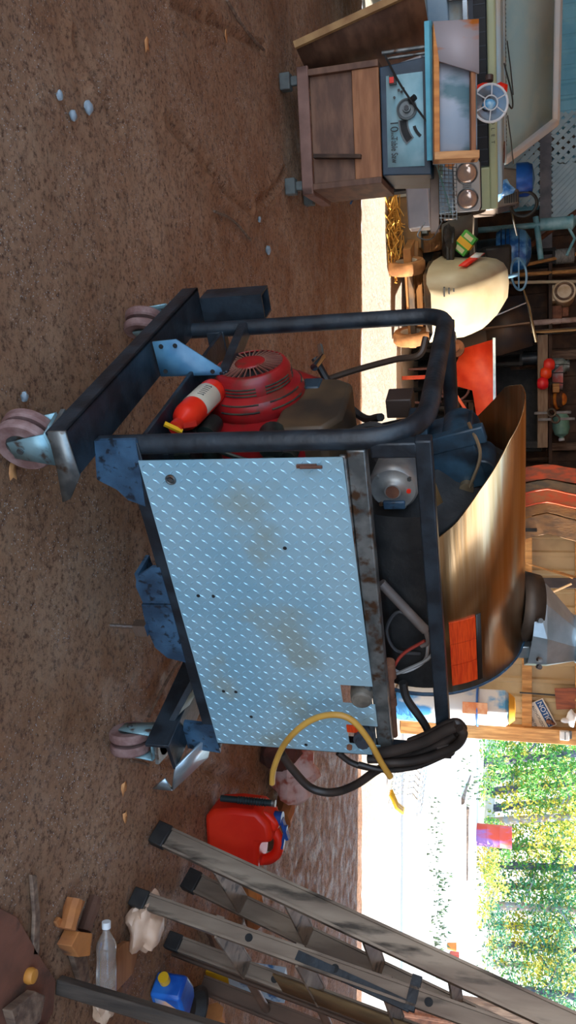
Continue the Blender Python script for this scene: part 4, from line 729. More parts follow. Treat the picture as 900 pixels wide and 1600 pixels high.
# lattice panels
def lattice(name, x0, x1, z0, z1, Y, pitch, w_, lab):
    k = MB(); c = (x0+x1)/2
    import itertools
    for sg in (-1, 1):
        s_ = -((z1-z0)+(x1-x0))
        while s_ < (z1-z0)+(x1-x0):
            # line x - sg*z = const
            pts = []
            for z in (z0, z1): pts.append((x0 + s_ + sg*(z-z0) if sg > 0 else x0 + s_ - (z-z0) + (z1-z0), z))
            (xa, za), (xb, zb) = pts
            ta, tb = 0., 1.
            if xb != xa:
                t0, t1 = (x0-xa)/(xb-xa), (x1-xa)/(xb-xa); t0, t1 = min(t0, t1), max(t0, t1); ta, tb = max(0, t0), min(1, t1)
            if tb-ta > .02: k.beam((xa+(xb-xa)*ta, Y+sg*.006, za+(zb-za)*ta), (xa+(xb-xa)*tb, Y+sg*.006, za+(zb-za)*tb), w_, .008, (0, 1, 0))
            s_ += pitch
    return tag(k.build(name, mat('pale_blue_white_lattice', (170, 200, 212), (190, 214, 222), rough=.6, scale=5), smooth=False), lab, 'lattice')
lattice('lattice_panel', -5.15, -4.5, 1.72, 2.12, YL-.2, .13, .055, 'white wooden lattice panel above the rail, left of the grey post')
lattice('lattice_panel', -4.5, -3.75, 1.72, 2.12, YL-.2, .075, .05, 'fine pale lattice panel above the rail, beside the coarse lattice')
lattice('lattice_panel', -5.1, -4.0, 1.1, 1.55, YL-.2, .11, .06, 'pale lattice panel below the rail, behind the tiller')
# ---------------------------------------------------------------- bench wall behind the mower
BK = 10.9
t = thing('workbench', 'long dark workbench with a grey-brown front board, against the back wall behind the machine', 'workbench', (-1.4, BK, 0))
k = MB(); k.bb((-.75, -.35, 1.52), (.62, -.30, 1.64)); k.build('front_board', mat('grey_brown_beam', (116, 94, 76), (136, 116, 96), rough=.8, scale=5, stretch=(1, 4, 6), bump=.2), t, bevel=.004)
k = MB(); k.bb((-.75, -.3, 1.58), (.62, .35, 1.63)); k.bb((-.75, -.3, .78), (.62, .35, .83)); k.build('shelf_boards', wood_dark, t, bevel=.003)
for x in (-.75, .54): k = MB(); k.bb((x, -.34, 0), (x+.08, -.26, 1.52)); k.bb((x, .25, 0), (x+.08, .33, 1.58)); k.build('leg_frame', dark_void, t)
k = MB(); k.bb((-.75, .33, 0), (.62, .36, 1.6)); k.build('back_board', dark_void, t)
# red sheet metal chute with a red post
t = thing('red_chute', 'bright red folded sheet metal chute standing before the dark workbench', 'metal chute', (-1.45, 9.75, 0))
k = MB(); P = [D(700, 600, 9.75), D(722, 545, 9.75), D(772, 530, 9.75), D(775, 620, 9.75), D(772, 678, 9.75), D(748, 672, 9.75), D(738, 610, 9.75)]; o_ = Vector((-1.45, 9.75, 0))
k.pts([p-o_ for p in P]+[p-o_+Vector((.06, .22, 0)) for p in P], [(0, 1, 2, 3, 6), (3, 4, 5, 6), (2, 3, 10, 9), (3, 4, 11, 10)]); k.build('chute_sheet', mat('orange_red_paint', (206, 52, 24), (226, 76, 40), rough=.4, scale=6), t, solid=.01)
k = MB(); k.beam(D(772, 528, 9.73)-o_, D(773, 682, 9.73)-o_, .02, .03); k.build('steel_edge', galv, t)
k = MB(); k.beam(D(694, 588, 9.6)-o_, D(748, 672, 9.6)-o_, .05, .03); k.beam(D(694, 588, 9.62)-o_, Vector((D(694, 588, 9.62).x+1.45, -.13, 0)), .04, .04); k.build('red_post', mat('orange_red_post', (196, 60, 26), (226, 100, 50), rough=.5, scale=5), t)
k = MB(); p = D(712, 545, 9.6)-o_; k.cyl(p, p+Vector((0, -.04, 0)), .1, seg=26); k.cyl(p+Vector((0, -.04, 0)), p+Vector((0, -.07, 0)), .045); k.build('pulley', rust, t)
# pink-brown folding rack under the chute
t = thing('folded_chair_frame', 'dusty pink metal frame of crossed tubes below the red chute', 'metal frame', (-1.5, 10.2, 0))
k = MB(); o_ = Vector((-1.5, 10.2, 0))
for a, b in (((690, 575), (740, 560)), ((695, 590), (735, 600)), ((690, 620), (735, 590)), ((695, 626), (740, 628))): k.cyl(D(*a, 10.2)-o_, D(*b, 10.2)-o_, .018, seg=10)
for u in (575, 628): q = D(690, u, 10.2)-o_; k.cyl(q, (q.x, 0, 0), .016, seg=10)
k.build('tube_frame', mat('dusty_pink_tube', (150, 104, 96), (120, 84, 78), rough=.5), t); k = MB(); k.torus(frame(D(712, 605, 10.15)-o_, (0, 1, 0)), .16, .014, 26, 6); k.build('hoop', mat('dusty_pink_tube', (150, 104, 96)), t)
# bright steel frame with blue-black sheet (folded machine)
o_ = Vector((-2.3, 10.35, 0)); t = thing('steel_frame_cart', 'dark cart body with a bright steel handle frame behind the sunlit mower hood', 'cart', o_)
k = MB(); k.pts([D(752, 470, 10.35)-o_, D(823, 460, 10.35)-o_, D(833, 540, 10.35)-o_, D(765, 560, 10.35)-o_], [(0, 1, 2, 3)]); k.bb((-.4, .0, .35), (.4, .35, .95)); k.build('body_sheet', mat('blue_black_sheet', (40, 40, 48), (74, 54, 40), rough=.5, scale=3), t, solid=.01)
k = MB(); k.tube([D(758, 500, 10.3)-o_, D(824, 472, 10.3)-o_], .018, 8); k.tube([D(816, 450, 10.3)-o_, D(826, 480, 10.3)-o_, D(838, 535, 10.3)-o_], .02, 8); k.build('handle_frame', chrome, t)
k = MB(); k.beam(D(750, 515, 10.3)-o_, D(828, 505, 10.3)-o_, .07, .02); k.build('timber_strip', wood_old, t)
for x in (-.3, .3): k = MB(); k.torus(frame((x, .15, .2), (1, 0, 0)), .15, .05, 24, 8).cyl((x-.03, .15, .2), (x+.03, .15, .2), .11); k.build('cart_wheel', rubber, t)
k = MB(); k.cyl((-.3, .15, .2), (.3, .15, .2), .015).bb((-.3, .1, .2), (.3, .2, .36)); k.build('axle_frame', steel_black, t)
# poles and bars leaning upright
def pole(name, x0, y0, x1, y1, Y, r, m, lab, cat='pole', grp='poles leaning on the back wall', ground=True):
    a, b = D(x0, y0, Y), D(x1, y1, Y+.15); d = (b-a).normalized()
    if ground: a = a - d*(a.z/d.z); b = b + d*.6
    k = MB(); k.tube([a, b], r, 10); return tag(k.build(name, m), lab, cat, grp if ground else None)
pole('wooden_pole', 830, 412, 895, 398, 10.9, .022, wood_raw, 'thin tan pole leaning on the back wall, leftmost of the three sticks')
pole('wooden_pole', 830, 428, 895, 424, 10.8, .024, wood_raw, 'thin tan pole leaning on the back wall, middle one of the three sticks')
pole('wooden_pole', 830, 441, 895, 440, 10.7, .02, mat('pale_stick', (190, 176, 150), rough=.6), 'thin pale pole leaning on the back wall, rightmost of the three sticks')
pole('metal_bar', 830, 505, 895, 500, 10.8, .035, mat('pale_pinkish_bar', (196, 176, 168), (150, 120, 106), rough=.5, scale=5), 'thick pale bar leaning upright on the back wall beside the silver bar')
pole('metal_bar', 830, 520, 895, 516, 10.75, .035, chrome, 'shiny silver bar leaning upright on the back wall')
pole('rusty_pipe', 845, 372, 895, 335, 10.9, .03, rust, 'brown rusty pipe leaning on the wall beside the teal pump', 'pipe')
# shelf clutter on the bench and on a high shelf
t = thing('high_shelf', 'rough brown plank shelf on the back wall carrying a row of odd parts', 'shelf', (-1.9, 11.1, 0))
k = MB(); k.bb((-1.2, -.25, 1.66), (1.3, .2, 1.70)); k.build('plank', wood_dark, t); 
for x in (-1.1, 0, 1.2): k = MB(); k.bb((x, .12, 1.2), (x+.05, .2, 1.66)); k.beam((x+.025, .15, 1.3), (x+.025, -.2, 1.66), .03, .03); k.build('bracket', wood_dark, t)
def onshelf(name, x, y, lab, cat, Y=10.95): p = D(x, y, Y); return thing(name, lab, cat, (p.x, Y, p.z))
SH = 1.70
def sh(name, y, lab, cat, Y=10.98, z=SH): return thing(name, lab, cat, (D(870, y, Y).x, Y, z))
t = sh('paint_roller_drum', 462, 'tan round motor with a ring face on the high shelf', 'motor'); k = MB(); k.cyl((0, -.2, .14), (0, .1, .14), .14, seg=30).bb((-.1, -.15, 0), (.1, .08, .04)); k.build('housing', mat('tan_cast', (190, 160, 120), (216, 196, 166), rough=.5, scale=7), t, bevel=.008); k = MB(); k.torus(frame((0, -.205, .14), (0, 1, 0)), .1, .015, 26, 8); k.build('face_ring', wood_old, t)
t = sh('steel_box', 495, 'small rusty steel box on the high shelf beside the round motor', 'box'); k = MB(); k.bb((-.12, -.1, 0), (.1, .1, .12)).bb((-.1, -.08, .12), (.02, .06, .2)); k.build('box', rust, t, bevel=.01)
t = sh('glass_jar', 572, 'cloudy grey jar on the high shelf left of the orange hat', 'jar'); k = MB(); k.lathe(Matrix.Translation((0, 0, 0)), [(0, 0), (.09, 0), (.1, .02), (.1, .13), (.07, .17), (.07, .19), (0, .19)], 24); k.build('jar', mat('cloudy_glass', (150, 160, 156), (96, 110, 108), rough=.2, scale=12), t); k = MB(); k.cyl((0, 0, .185), (0, 0, .21), .075); k.build('lid', steel_raw, t)
t = sh('metal_bowl', 590, 'pale metal bowl with pink stains on the high shelf', 'bowl', 10.8); k = MB(); k.lathe(Matrix.Translation((0, 0, 0)), [(0, .0), (.06, 0), (.14, .08), (.15, .12), (.14, .12), (.06, .02), (0, .015)], 28); k.build('bowl', mat('stained_enamel', (190, 176, 176), (206, 110, 104), rough=.35, scale=9), t)
t = sh('wood_block', 606, 'small tan wood block on the high shelf below the bowl', 'wood block', 10.75); k = MB(); k.bb((-.06, -.05, 0), (.06, .05, .08)); k.build('block', wood_raw, t, bevel=.006)
t = sh('work_hat', 625, 'brown wide-brimmed hat with an orange crown on the high shelf', 'hat', 10.93); k = MB(); k.lathe(frame((0, 0, .0), (0, -.35, 1)), [(.2, .03), (.19, .01), (.11, .02), (.1, .04), (.095, .12), (.06, .15), (0, .15)], 32); k.build('brim_and_crown', mat('brown_felt', (96, 60, 40), (70, 46, 36), rough=.9, scale=9), t, solid=.01); k = MB(); k.torus(frame((0, -.02, .06), (0, -.35, 1)), .1, .022, 26, 8).ball((0, -.05, .13), (.08, .07, .05)); k.build('orange_crown', mat('orange_felt', (214, 130, 30), (180, 90, 24), rough=.8, scale=12), t)
t = sh('green_cushion', 664, 'sea-green rounded jug lying on its side at the right end of the high shelf', 'jug', 10.93); k = MB(); k.lathe(frame((-.16, 0, .1), (1, 0, .05)), [(0, 0), (.07, .01), (.1, .06), (.105, .2), (.08, .28), (.03, .31), (.03, .34), (0, .34)], 26); k.build('jug', mat('sea_green_plastic', (96, 146, 130), (130, 172, 156), rough=.45, scale=7), t); k = MB(); k.cyl((.17, 0, .115), (.2, 0, .117), .036); k.build('cap', white_pl, t)
# red balls hanging from a bar
for i, (x, y, c) in enumerate(((858, 570, (214, 44, 36)), (853, 583, (216, 60, 20)), (848, 599, (206, 26, 40)))):
    p = D(x, y, 10.45); t = thing('red_float', ['scarlet float at the left end of the row of three on the bench rail', 'orange-red float between the two other red floats', 'crimson float at the right end of the row of three'][i], 'float', p, group='red floats hanging on the bench rail')
    k = MB(); k.lathe(frame((0, 0, -.07), (0, 0, 1)), [(0, 0), (.05, .01), (.078, .05), (.078, .09), (.05, .13), (0, .14)], 24); k.build('float', mat('float_%d' % i, c, rough=.35), t); k = MB(); k.tube([(0, .0, .06), (0, .02, .2), (0, .08, .24)], .006, 6); k.build('cord', black_plastic, t)
for i, (x, y) in enumerate(((862, 645), (868, 655))):
    p = D(x, y, 10.5); k = MB(); k.torus(frame((0, 0, 0), (0, 1, 0)), .045, .014, 20, 8); k.beam((0, 0, .05), (0, 0, .22), .03, .02); k.beam((0, 0, -.05), (0, 0, -.2), .03, .02); o = k.build('hanging_wrench', mat('dark_tool_steel', (90, 82, 76), (60, 54, 50), rough=.4, metal=.6, scale=9)); o.location = p; tag(o, ['dark ring spanner hanging below the green jug, left one', 'dark ring spanner hanging right of its twin below the green jug'][i], 'spanner')
# boxes and machines in the dark under the shelf
def junk(name, x, y, Y, s, lab, cat, m, kind):
    p = D(x, y, Y); o_ = thing(name, lab, cat, (p.x, Y, 0)); z = p.z; k = MB()
    if kind == 'cans':
        k.lathe(Matrix.Translation((0, 0, z-s)), [(0, 0), (s*.7, 0), (s*.72, s*1.7), (s*.6, s*1.8), (0, s*1.8)], 22)
        k.build('can', m, o_); q = MB(); q.torus(Matrix.Translation((0, 0, z+s*.75)), s*.7, s*.05, 22, 6); q.build('can_rim', steel_raw, o_)
    elif kind == 'motor':
        k.cyl((-s, 0, z), (s, 0, z), s*.6, seg=22).bb((-s*.6, -s*.5, z-s*.9), (s*.6, s*.5, z-s*.3)).cyl((s, 0, z), (s*1.4, 0, z), s*.15); k.build('motor_body', m, o_, bevel=.01)
        q = MB(); [q.torus(frame((-s+.1+i*s*.4, 0, z), (1, 0, 0)), s*.61, s*.04, 22, 6) for i in range(4)]; q.build('cooling_ribs', steel_raw, o_)
    elif kind == 'crate':
        for a in range(4): k.bb((-s, -s*.6, z-s+a*s*.5), (s, -s*.56, z-s+a*s*.5+s*.36)); k.bb((-s, s*.56, z-s+a*s*.5), (s, s*.6, z-s+a*s*.5+s*.36))
        for a in (-1, 1): k.bb((a*s-.01, -s*.6, z-s), (a*s+.01, s*.6, z+s*.9))
        k.bb((-s, -s*.6, z-s), (s, s*.6, z-s+.02)); k.build('slats', m, o_)
    if z-s > .05:
        q = MB(); [q.bb((a*s*.6-.02, b*s*.4-.02, 0), (a*s*.6+.02, b*s*.4+.02, z-s+.01)) for a in (-1, 1) for b in (-1, 1)]; q.bb((-s*.8, -s*.5, z-s-.03), (s*.8, s*.5, z-s)); q.build('stand', dark_void, o_)
    return o_
brown_rust = mat('brown_oily_metal', (92, 66, 50), (128, 92, 66), rough=.5, scale=10, bump=.2)
junk('oil_can', 750, 640, 10.6, .13, 'small brown oil can in the dark below the bench', 'can', brown_rust, 'cans')
junk('electric_motor', 800, 648, 10.35, .13, 'dusty brown motor standing under the bench board', 'motor', brown_rust, 'motor')
junk('slatted_crate', 722, 650, 10.2, .16, 'dark slatted crate behind the burner hood', 'crate', wood_dark, 'crate')
junk('electric_motor', 800, 690, 10.3, .1, 'small orange-brown motor right behind the tip of the steel hood', 'motor', mat('orange_brown_metal', (160, 96, 60), (110, 76, 60), rough=.5, scale=8), 'motor')
junk('paint_can', 830, 560, 10.75, .11, 'small dark can in the shadow of the workbench', 'can', steel_black, 'cans')
junk('paint_can', 760, 596, 10.75, .12, 'black can behind the right end of the red chute', 'can', steel_black, 'cans')
junk('metal_basket', 884, 400, 11.05, .13, 'round striped grey basket beside the tan poles', 'basket', mat('grey_wicker', (110, 110, 108), (150, 150, 146), rough=.7, scale=20, stretch=(1, 1, 6)), 'cans')
t = thing('hand_pump', 'pale teal hand pump with a long spout right of the lattice', 'pump', (D(860, 350, 10.6).x, 10.6, 0))
k = MB(); k.cyl((0, 0, 0), (0, 0, 1.62), .035).cyl((.0, 0, 1.55), (0, 0, 1.9), .075).cyl((-.1, 0, 1.5), (.42, 0, 1.56), .035).lathe(Matrix.Translation((0, 0, 1.9)), [(.09, 0), (.09, .03), (.03, .07), (0, .07)], 20).tube([(0, 0, 1.85), (.2, 0, 1.95), (.4, 0, 1.86)], .018, 8); k.build('pump_body', mat('pale_teal_metal', (104, 164, 176), (150, 196, 204), rough=.4, scale=9), t)
k = MB(); k.bb((-.12, -.12, 0), (.12, .12, .03)); k.build('base_plate', rust, t)
# curved planks on the right of the back wall
for i, (y0, y1, c1, c2, nm, lab) in enumerate((
    (728, 752, (196, 78, 36), (130, 74, 50), 'curved_stave', 'orange-red curved wooden stave on the back wall, leftmost of the five'),
    (753, 768, (120, 98, 72), (84, 76, 64), 'curved_stave', 'dull grey-brown curved stave, second from the left of the five'),
    (768, 789, (176, 110, 66), (210, 84, 40), 'curved_stave', 'curved brown stave with orange edges, middle one of the five'),
    (790, 806, (150, 108, 62), (122, 88, 56), 'curved_stave', 'narrow yellow-brown curved stave, fourth of the five'),
    (807, 840, (160, 122, 84), (126, 100, 76), 'curved_stave', 'widest pale brown curved stave with a dark slot, rightmost of the five'))):
    Y = YB-.14; xs = [800, 822, 838, 855, 870, 885, 905, 940]; k = MB(); sh_ = [0, 2, -1, -3, -1, 2, 5, 8]; L_, R_ = [], []
    for x, d in zip(xs, sh_): L_.append(D(x, y0+d*(1+.15*i), Y)); R_.append(D(x, y1+d*(1+.15*i)-1, Y))
    pr = L_+R_[::-1]; c = sum(pr, Vector())/len(pr); bot = min(p.z for p in pr)
    k.prism(frame(c, (0, -1, 0), (1, 0, 0)), [((p-c).x, (p-c).z) for p in pr], -.02, .02); o = k.build(nm, mat('stave_%d' % i, c1, c2, rough=.6, scale=5, stretch=(4, 1, 1.5), bump=.25), bevel=.004); tag(o, lab, 'stave', 'curved staves on the back wall')
    if i == 4: k = MB(); p = D(830, 828, Y-.025); k.box(p, (.04, .012, .12)); k.build('slot', dark_void, o).matrix_parent_inverse = o.matrix_world.inverted()
    if i == 2:
        k = MB(); [k.tube([q+Vector((0, -.025, 0)) for q in e], .01, 6) for e in (L_, R_)]; k.build('orange_edges', mat('orange_edge_paint', (222, 88, 40), rough=.5), o)
k = MB(); k.bb((D(830, 722, YB-.2).x, YB-.26, 1.3), (D(830, 848, YB-.2).x, YB-.03, 1.335)); k.bb((D(830, 722, YB-.2).x, YB-.09, 1.0), (D(830, 722, YB-.2).x+.05, YB-.03, 1.3)); tag(k.build('stave_ledge', wood_dark), 'dark narrow ledge that carries the row of curved staves', 'ledge')
def leanstick(name, x0, y0, x1, y1, Y, w_, h_, m, lab, cat):
    a, b = D(x0, y0, Y), D(x1, y1, Y+.05); k = MB(); k.beam(a, b, w_, h_, (1, 0, 0)); return tag(k.build(name, m, bevel=.002), lab, cat)
leanstick('dark_plank', 800, 910, 960, 912, YB-.18, .03, .11, mat('purple_brown_plank', (66, 52, 50), (44, 38, 42), rough=.6, scale=5, bump=.2), 'dark purple-brown plank hanging upright on the tan wall', 'plank')
leanstick('wood_strip', 822, 880, 895, 903, YB-.22, .02, .018, wood_raw, 'orange strip of wood crossing the tan wall left of the dark plank', 'wood strip')
leanstick('wood_strip', 864, 891, 900, 902, YB-.19, .02, .02, wood_raw, 'short orange strip above the long one on the tan wall', 'wood strip')
leanstick('wood_strip', 848, 932, 893, 912, YB-.24, .02, .02, mat('pale_strip', (226, 190, 146), rough=.6), 'pale slanting strip of wood right of the dark plank', 'wood strip')
leanstick('black_rod', 812, 1082, 905, 1089, YB-.12, .015, .015, black_plastic, 'thin black rod hanging upright by the notice sign', 'rod')
t = thing('hand_shovel', 'brown shovel blade hanging near the top right of the tan wall', 'shovel', D(880, 1092, YB-.1))
k = MB(); k.pts([(-.11, 0, -.09), (.12, 0, -.07), (.10, 0, .12), (-.13, 0, .16)], [(0, 1, 2, 3)]); k.build('blade', mat('red_brown_blade', (156, 84, 50), (120, 62, 40), rough=.5, scale=4, stretch=(8, 1, 1)), t, solid=.012, smooth=False); k = MB(); k.cyl((0, 0, .12), (0, .03, .7), .018); k.build('shaft', wood_raw, t)
t = thing('cotton_glove', 'crumpled white glove hanging beside the door post above the notice', 'glove', D(893, 1122, YB-.12)); k = MB(); k.ball((0, 0, 0), (.09, .04, .05), 3, .4, 2).ball((.03, -.01, -.06), (.03, .03, .05), 2, .3); k.build('glove', white_pl, t)
k = MB(); p = D(858, 1128, YB-.07); k.ball((0, 0, 0), (.024, .02, .04), 2, .6, 9).ball((.015, -.01, .04), (.015, .015, .025), 2, .4, 3); o = k.build('dry_leaf', rust); o.location = p; tag(o, 'small brown dry leaf clump stuck on the corner of the notice sign', 'leaf')
# notice sign
t = thing('notice_sign', 'tilted white notice sign with a blue band on the tan wall by the door post', 'sign', D(842, 1119, YB-.045), rot=(0, math.radians(-32), 0))
Ms = frame((0, 0, 0), (0, -1, 0), (1, 0, 0))
t.rotation_euler = (0, math.radians(62-90+0), 0)
k = MB(); k.bb((-.16, 0, -.13), (.16, .006, .13)); k.build('sign_board', mat('aged_white_sign', (222, 214, 200), (206, 196, 178), rough=.5), t, bevel=.002)
k = MB(); k.bb((-.15, -.002, .035), (.15, .0, .115)); bnd = k.build('blue_band', mat('sign_blue', (20, 74, 130), rough=.5), t)
text('lettering', 'NOTICE', .075, Ms @ Matrix.Translation((0, .073, .003)), white_pl, bnd); text('lettering', 'AUTHORIZED', .042, Ms @ Matrix.Translation((0, -.01, .001)), ink, t); text('lettering', 'PERSONNEL ONLY', .034, Ms @ Matrix.Translation((0, -.08, .001)), ink, t)
t = thing('door_catch', 'small white latch box fixed on the orange door post', 'latch', D(882, 1149, YB-.15)); k = MB(); k.bb((-.05, -.03, -.05), (.05, .03, .05)); k.build('box', white_pl, t, bevel=.01); k = MB(); k.bb((-.045, -.034, .0), (.045, -.03, .01)); k.bb((-.05, -.02, .05), (.03, .02, .075)); k.build('grey_slot', steel_raw, t)
# tall blue and white barrel by the door post
t = thing('blue_white_tank', 'tall blue and white plastic tank with a yellow top beside the door post', 'tank', (2.12, 9.28, 0))
bw = mat('white_blue_plastic', (216, 220, 224), (70, 150, 214), rough=.35, scale=2.4, lo=.50, hi=.56, stretch=(1, 1, .5))
k = MB(); k.lathe(Matrix.Translation((0, 0, 0)), [(0, 0), (.19, .0), (.2, .03), (.2, .84), (.18, .87), (0, .87)], 36); k.build('lower_drum', bw, t)
k = MB(); k.lathe(Matrix.Translation((0, 0, 0)), [(0, .87), (.205, .87), (.205, 1.16), (.17, 1.2), (0, 1.2)], 4); u_ = k.build('upper_box', mat('white_blue_wrap', (222, 224, 228), (90, 170, 226), rough=.4, scale=2.0, lo=.55, hi=.6), t, bevel=.02, smooth=False)
k = MB(); k.lathe(Matrix.Translation((0, 0, 0)), [(.17, 1.2), (.12, 1.26), (0, 1.27)], 24); k.build('yellow_top', mat('amber_plastic', (222, 164, 60), rough=.4), t)
k = MB(); k.bb((-.09, -.208, .72), (.03, -.196, .98)); k.build('orange_label', mat('orange_paper', (206, 120, 70), (216, 160, 120), rough=.6, scale=12), t); k = MB(); k.torus(Matrix.Translation((0, 0, .87)), .2, .012, 36, 8); k.build('seam_ring', mat('blue_ring', (40, 100, 180), rough=.4), t)
# ================================================================ LADDERS (right foreground)
def ladder(name, lab, foot, d, r, L, m, rungs, flat=True, rw=.026, rd=.075, first=.27, shoe=True, holes=0):
    d = Vector(d).normalized(); r = Vector(r); rn = r.normalized(); nrm = d.cross(rn).normalized(); foot = Vector((foot[0], foot[1], .005))
    t = thing(name, lab, 'ladder', foot)
    for s_ in (0, 1):
        a = r*s_; k = MB(); k.beam(a, a+d*L, rw*.3, rd, nrm); k.beam(a+nrm*(rd/2-.004), a+nrm*(rd/2-.004)+d*L, rw, .008, nrm); k.beam(a-nrm*(rd/2-.004), a-nrm*(rd/2-.004)+d*L, rw, .008, nrm)
        ra = k.build('side_rail', m, t)
        if shoe: k = MB(); k.beam(a-d*.0, a+d*.06, rw*1.5, rd*1.12, nrm); k.build('rubber_shoe', rubber, ra, bevel=.004)
        if holes:
            for i in range(7): k = MB(); k.cyl(a+d*(.45+.3*i)-rn*.006, a+d*(.45+.3*i)+rn*.006, .013, seg=14); k.build('rung_socket', dark_void, ra)
    for i in range(rungs):
        c = d*(first+.29*i); k = MB()
        if flat: k.beam(c, c+r, .07, .008, d); k.beam(c+nrm*.032-d*.01, c+r+nrm*.032-d*.01, .006, .03, d); k.build('tread', m, t)
        else: k.cyl(c, c+r, .017, seg=16); k.build('rung', m, t)
    return t, d, r, nrm
LA, d_, r_, n_ = ladder('step_ladder', 'grey aluminium ladder with broad flat treads, nearest to the red fuel can', (1.182, 2.829), (.211, -.177, .961), (.296, .298, 0), 2.62, alu, 8)
k = MB(); k.pts([d_*.9+n_*.045, d_*1.3+n_*.045, d_*1.25+r_*.2+n_*.045], [(0, 1, 2)]); 
LB, d2, r2, n2 = ladder('step_ladder', 'narrower dull aluminium ladder standing right of the broad one, with a black brace', (1.337, 2.645), (.133, -.112, .985), (.297, .297, 0), 2.6, alu, 8, rw=.02, rd=.055, first=.34, holes=1)
k = MB(); k.beam(d2*.62, d2*1.0+r2*.0-n2*.03, .012, .03, n2); k.beam(d2*1.0-n2*.04, d2*1.0+n2*.06, .02, .03, d2); k.build('black_brace', steel_black, LB)
k = MB(); k.pts([d2*.5-n2*.03+r2*.5, d2*1.9-n2*.03+r2*.5, d2*1.9-n2*.03+r2*.95, d2*.5-n2*.03+r2*.95], [(0, 1, 2, 3)]); k.build('back_plate', mat('yellow_brown_alu', (150, 124, 88), (118, 98, 72), rough=.5, metal=.4, scale=6), LB, solid=.006)
LC, d3, r3, n3 = ladder('extension_ladder', 'brown-grey extension ladder with round rungs behind the two step ladders', (1.70, 3.02), (.15, -.09, .98), (.30, .28, 0), 2.6, mat('brown_dusty_alu', (122, 96, 80), (94, 76, 64), rough=.5, metal=.3, scale=6, stretch=(1, 1, .2)), 8, flat=False, rw=.02, rd=.07, first=.3, shoe=False)
for foot, top, w_, nm, lab in (((1.385, 2.17), (1.58, 2.13, 1.9), .045, 'dark_board', 'dark weathered board standing upright by the plastic bottle, left of its pair'), ((1.44, 2.03), (1.63, 2.0, 1.9), .04, 'dark_board', 'dark weathered board at the lower right corner, right of its pair')):
    k = MB(); k.beam((foot[0], foot[1], 0), top, .03, w_, (1, 0, 0)); tag(k.build(nm, mat('charcoal_board', (56, 48, 42), (84, 72, 62), rough=.7, scale=6, stretch=(6, 6, .6), bump=.3), bevel=.003), lab, 'board', 'dark boards in the corner')
# ================================================================ THINGS ON THE FLOOR
JC = thing('fuel_can', 'bright red plastic fuel can with a dark nozzle standing behind the ladder foot', 'fuel can', (1.245, 3.42, 0), math.radians(10), rot=(0, math.radians(0), math.radians(8)))
Mj = frame((0, 0, 0), (0, -1, 0), (1, 0, 0))
outl = [(.05, 0), (.02, .06), (.005, .14), (.01, .25), (.03, .29), (.10, .315), (.17, .325), (.185, .30)]
body = [(.06, 0), (.025, .05), (.01, .12), (.01, .235), (.05, .275), (.055, .29), (.10, .315), (.165, .30), (.20, .27), (.275, .235), (.295, .20), (.30, .12), (.29, .04), (.26, 0)]
k = MB(); k.prism(Mj, [(.05, 0), (.26, 0), (.294, .12), (.285, .225), (.215, .235), (.15, .238), (.142, .30), (.06, .285), (.008, .235), (.006, .128), (.02, .04)], -.085, .085); jb = k.build('can_body', red_pl, JC, bevel=.02)
k = MB(); k.tube(spline([Mj @ Vector(p) for p in ((.12, .285, 0), (.17, .305, 0), (.225, .295, 0), (.262, .255, 0), (.272, .2, 0))]), .024, 12); k.build('handle', red_pl, jb)
k = MB(); k.prism(Mj, [(.012, .2), (.03, .275), (.07, .315), (.10, .315), (.12, .29), (.11, .23)], -.045, .045); k.build('filler_shoulder', red_pl, jb, bevel=.012)
k = MB(); k.tube([(-.012, -.03, .06), (-.012, -.03, .29)], .014, 14); nz = k.build('nozzle', mat('dark_green_nozzle', (24, 44, 48), (40, 62, 66), rough=.4), JC)
k = MB(); [k.torus(Matrix.Translation((-.012, -.03, .14+i*.012)), .0145, .003, 16, 6) for i in range(11)]; k.build('nozzle_ribs', mat('dark_green_nozzle', (24, 44, 48)), nz); k = MB(); k.cyl((-.012, -.03, .29), (-.012, -.03, .305), .015); k.build('nozzle_tip', steel_raw, nz)
k = MB(); k.cyl((.07, 0, .29), (.07, 0, .325), .03); k.beam((.07, 0, .32), (.16, 0, .345), .028, .014); k.beam((.1, 0, .34), (.2, -.01, .32), .02, .012); k.build('blue_spout', mat('navy_plastic', (24, 60, 130), (34, 82, 160), rough=.35), JC)
k = MB(); k.cyl((.27, -.06, .185), (.325, -.085, .19), .034, seg=26); k.torus(frame((.32, -.083, .19), (1, -.4, 0)), .028, .004, 24, 6); k.build('filler_cap', mat('dark_blue_cap', (20, 40, 74), (34, 58, 96), rough=.4), JC)
def rock(name, x, y, size, m, lab, cat, seed, sub=3, jit=.45, z=None):
    p = G(x, y); k = MB(); k.ball((0, 0, size[2]*.85), size, sub, jit, seed); o = k.build(name, m, ang=30); o.location = p; return tag(o, lab, cat)
rock('quartz_rock', 424, 1205, (.15, .12, .14), mat('pink_white_quartz', (226, 196, 188), (190, 140, 128), rough=.6, scale=7, c3=(176, 90, 70), s3=14, bump=.5), 'pale pink and white rock lying behind the red fuel can', 'rock', 3)
rock('dark_clod', 412, 1172, (.1, .09, .1), mat('red_brown_clod', (96, 54, 44), (70, 44, 36), rough=.9, scale=9, bump=.6), 'dark reddish clod under the corner of the machine, left of the pale rock', 'clod', 6)
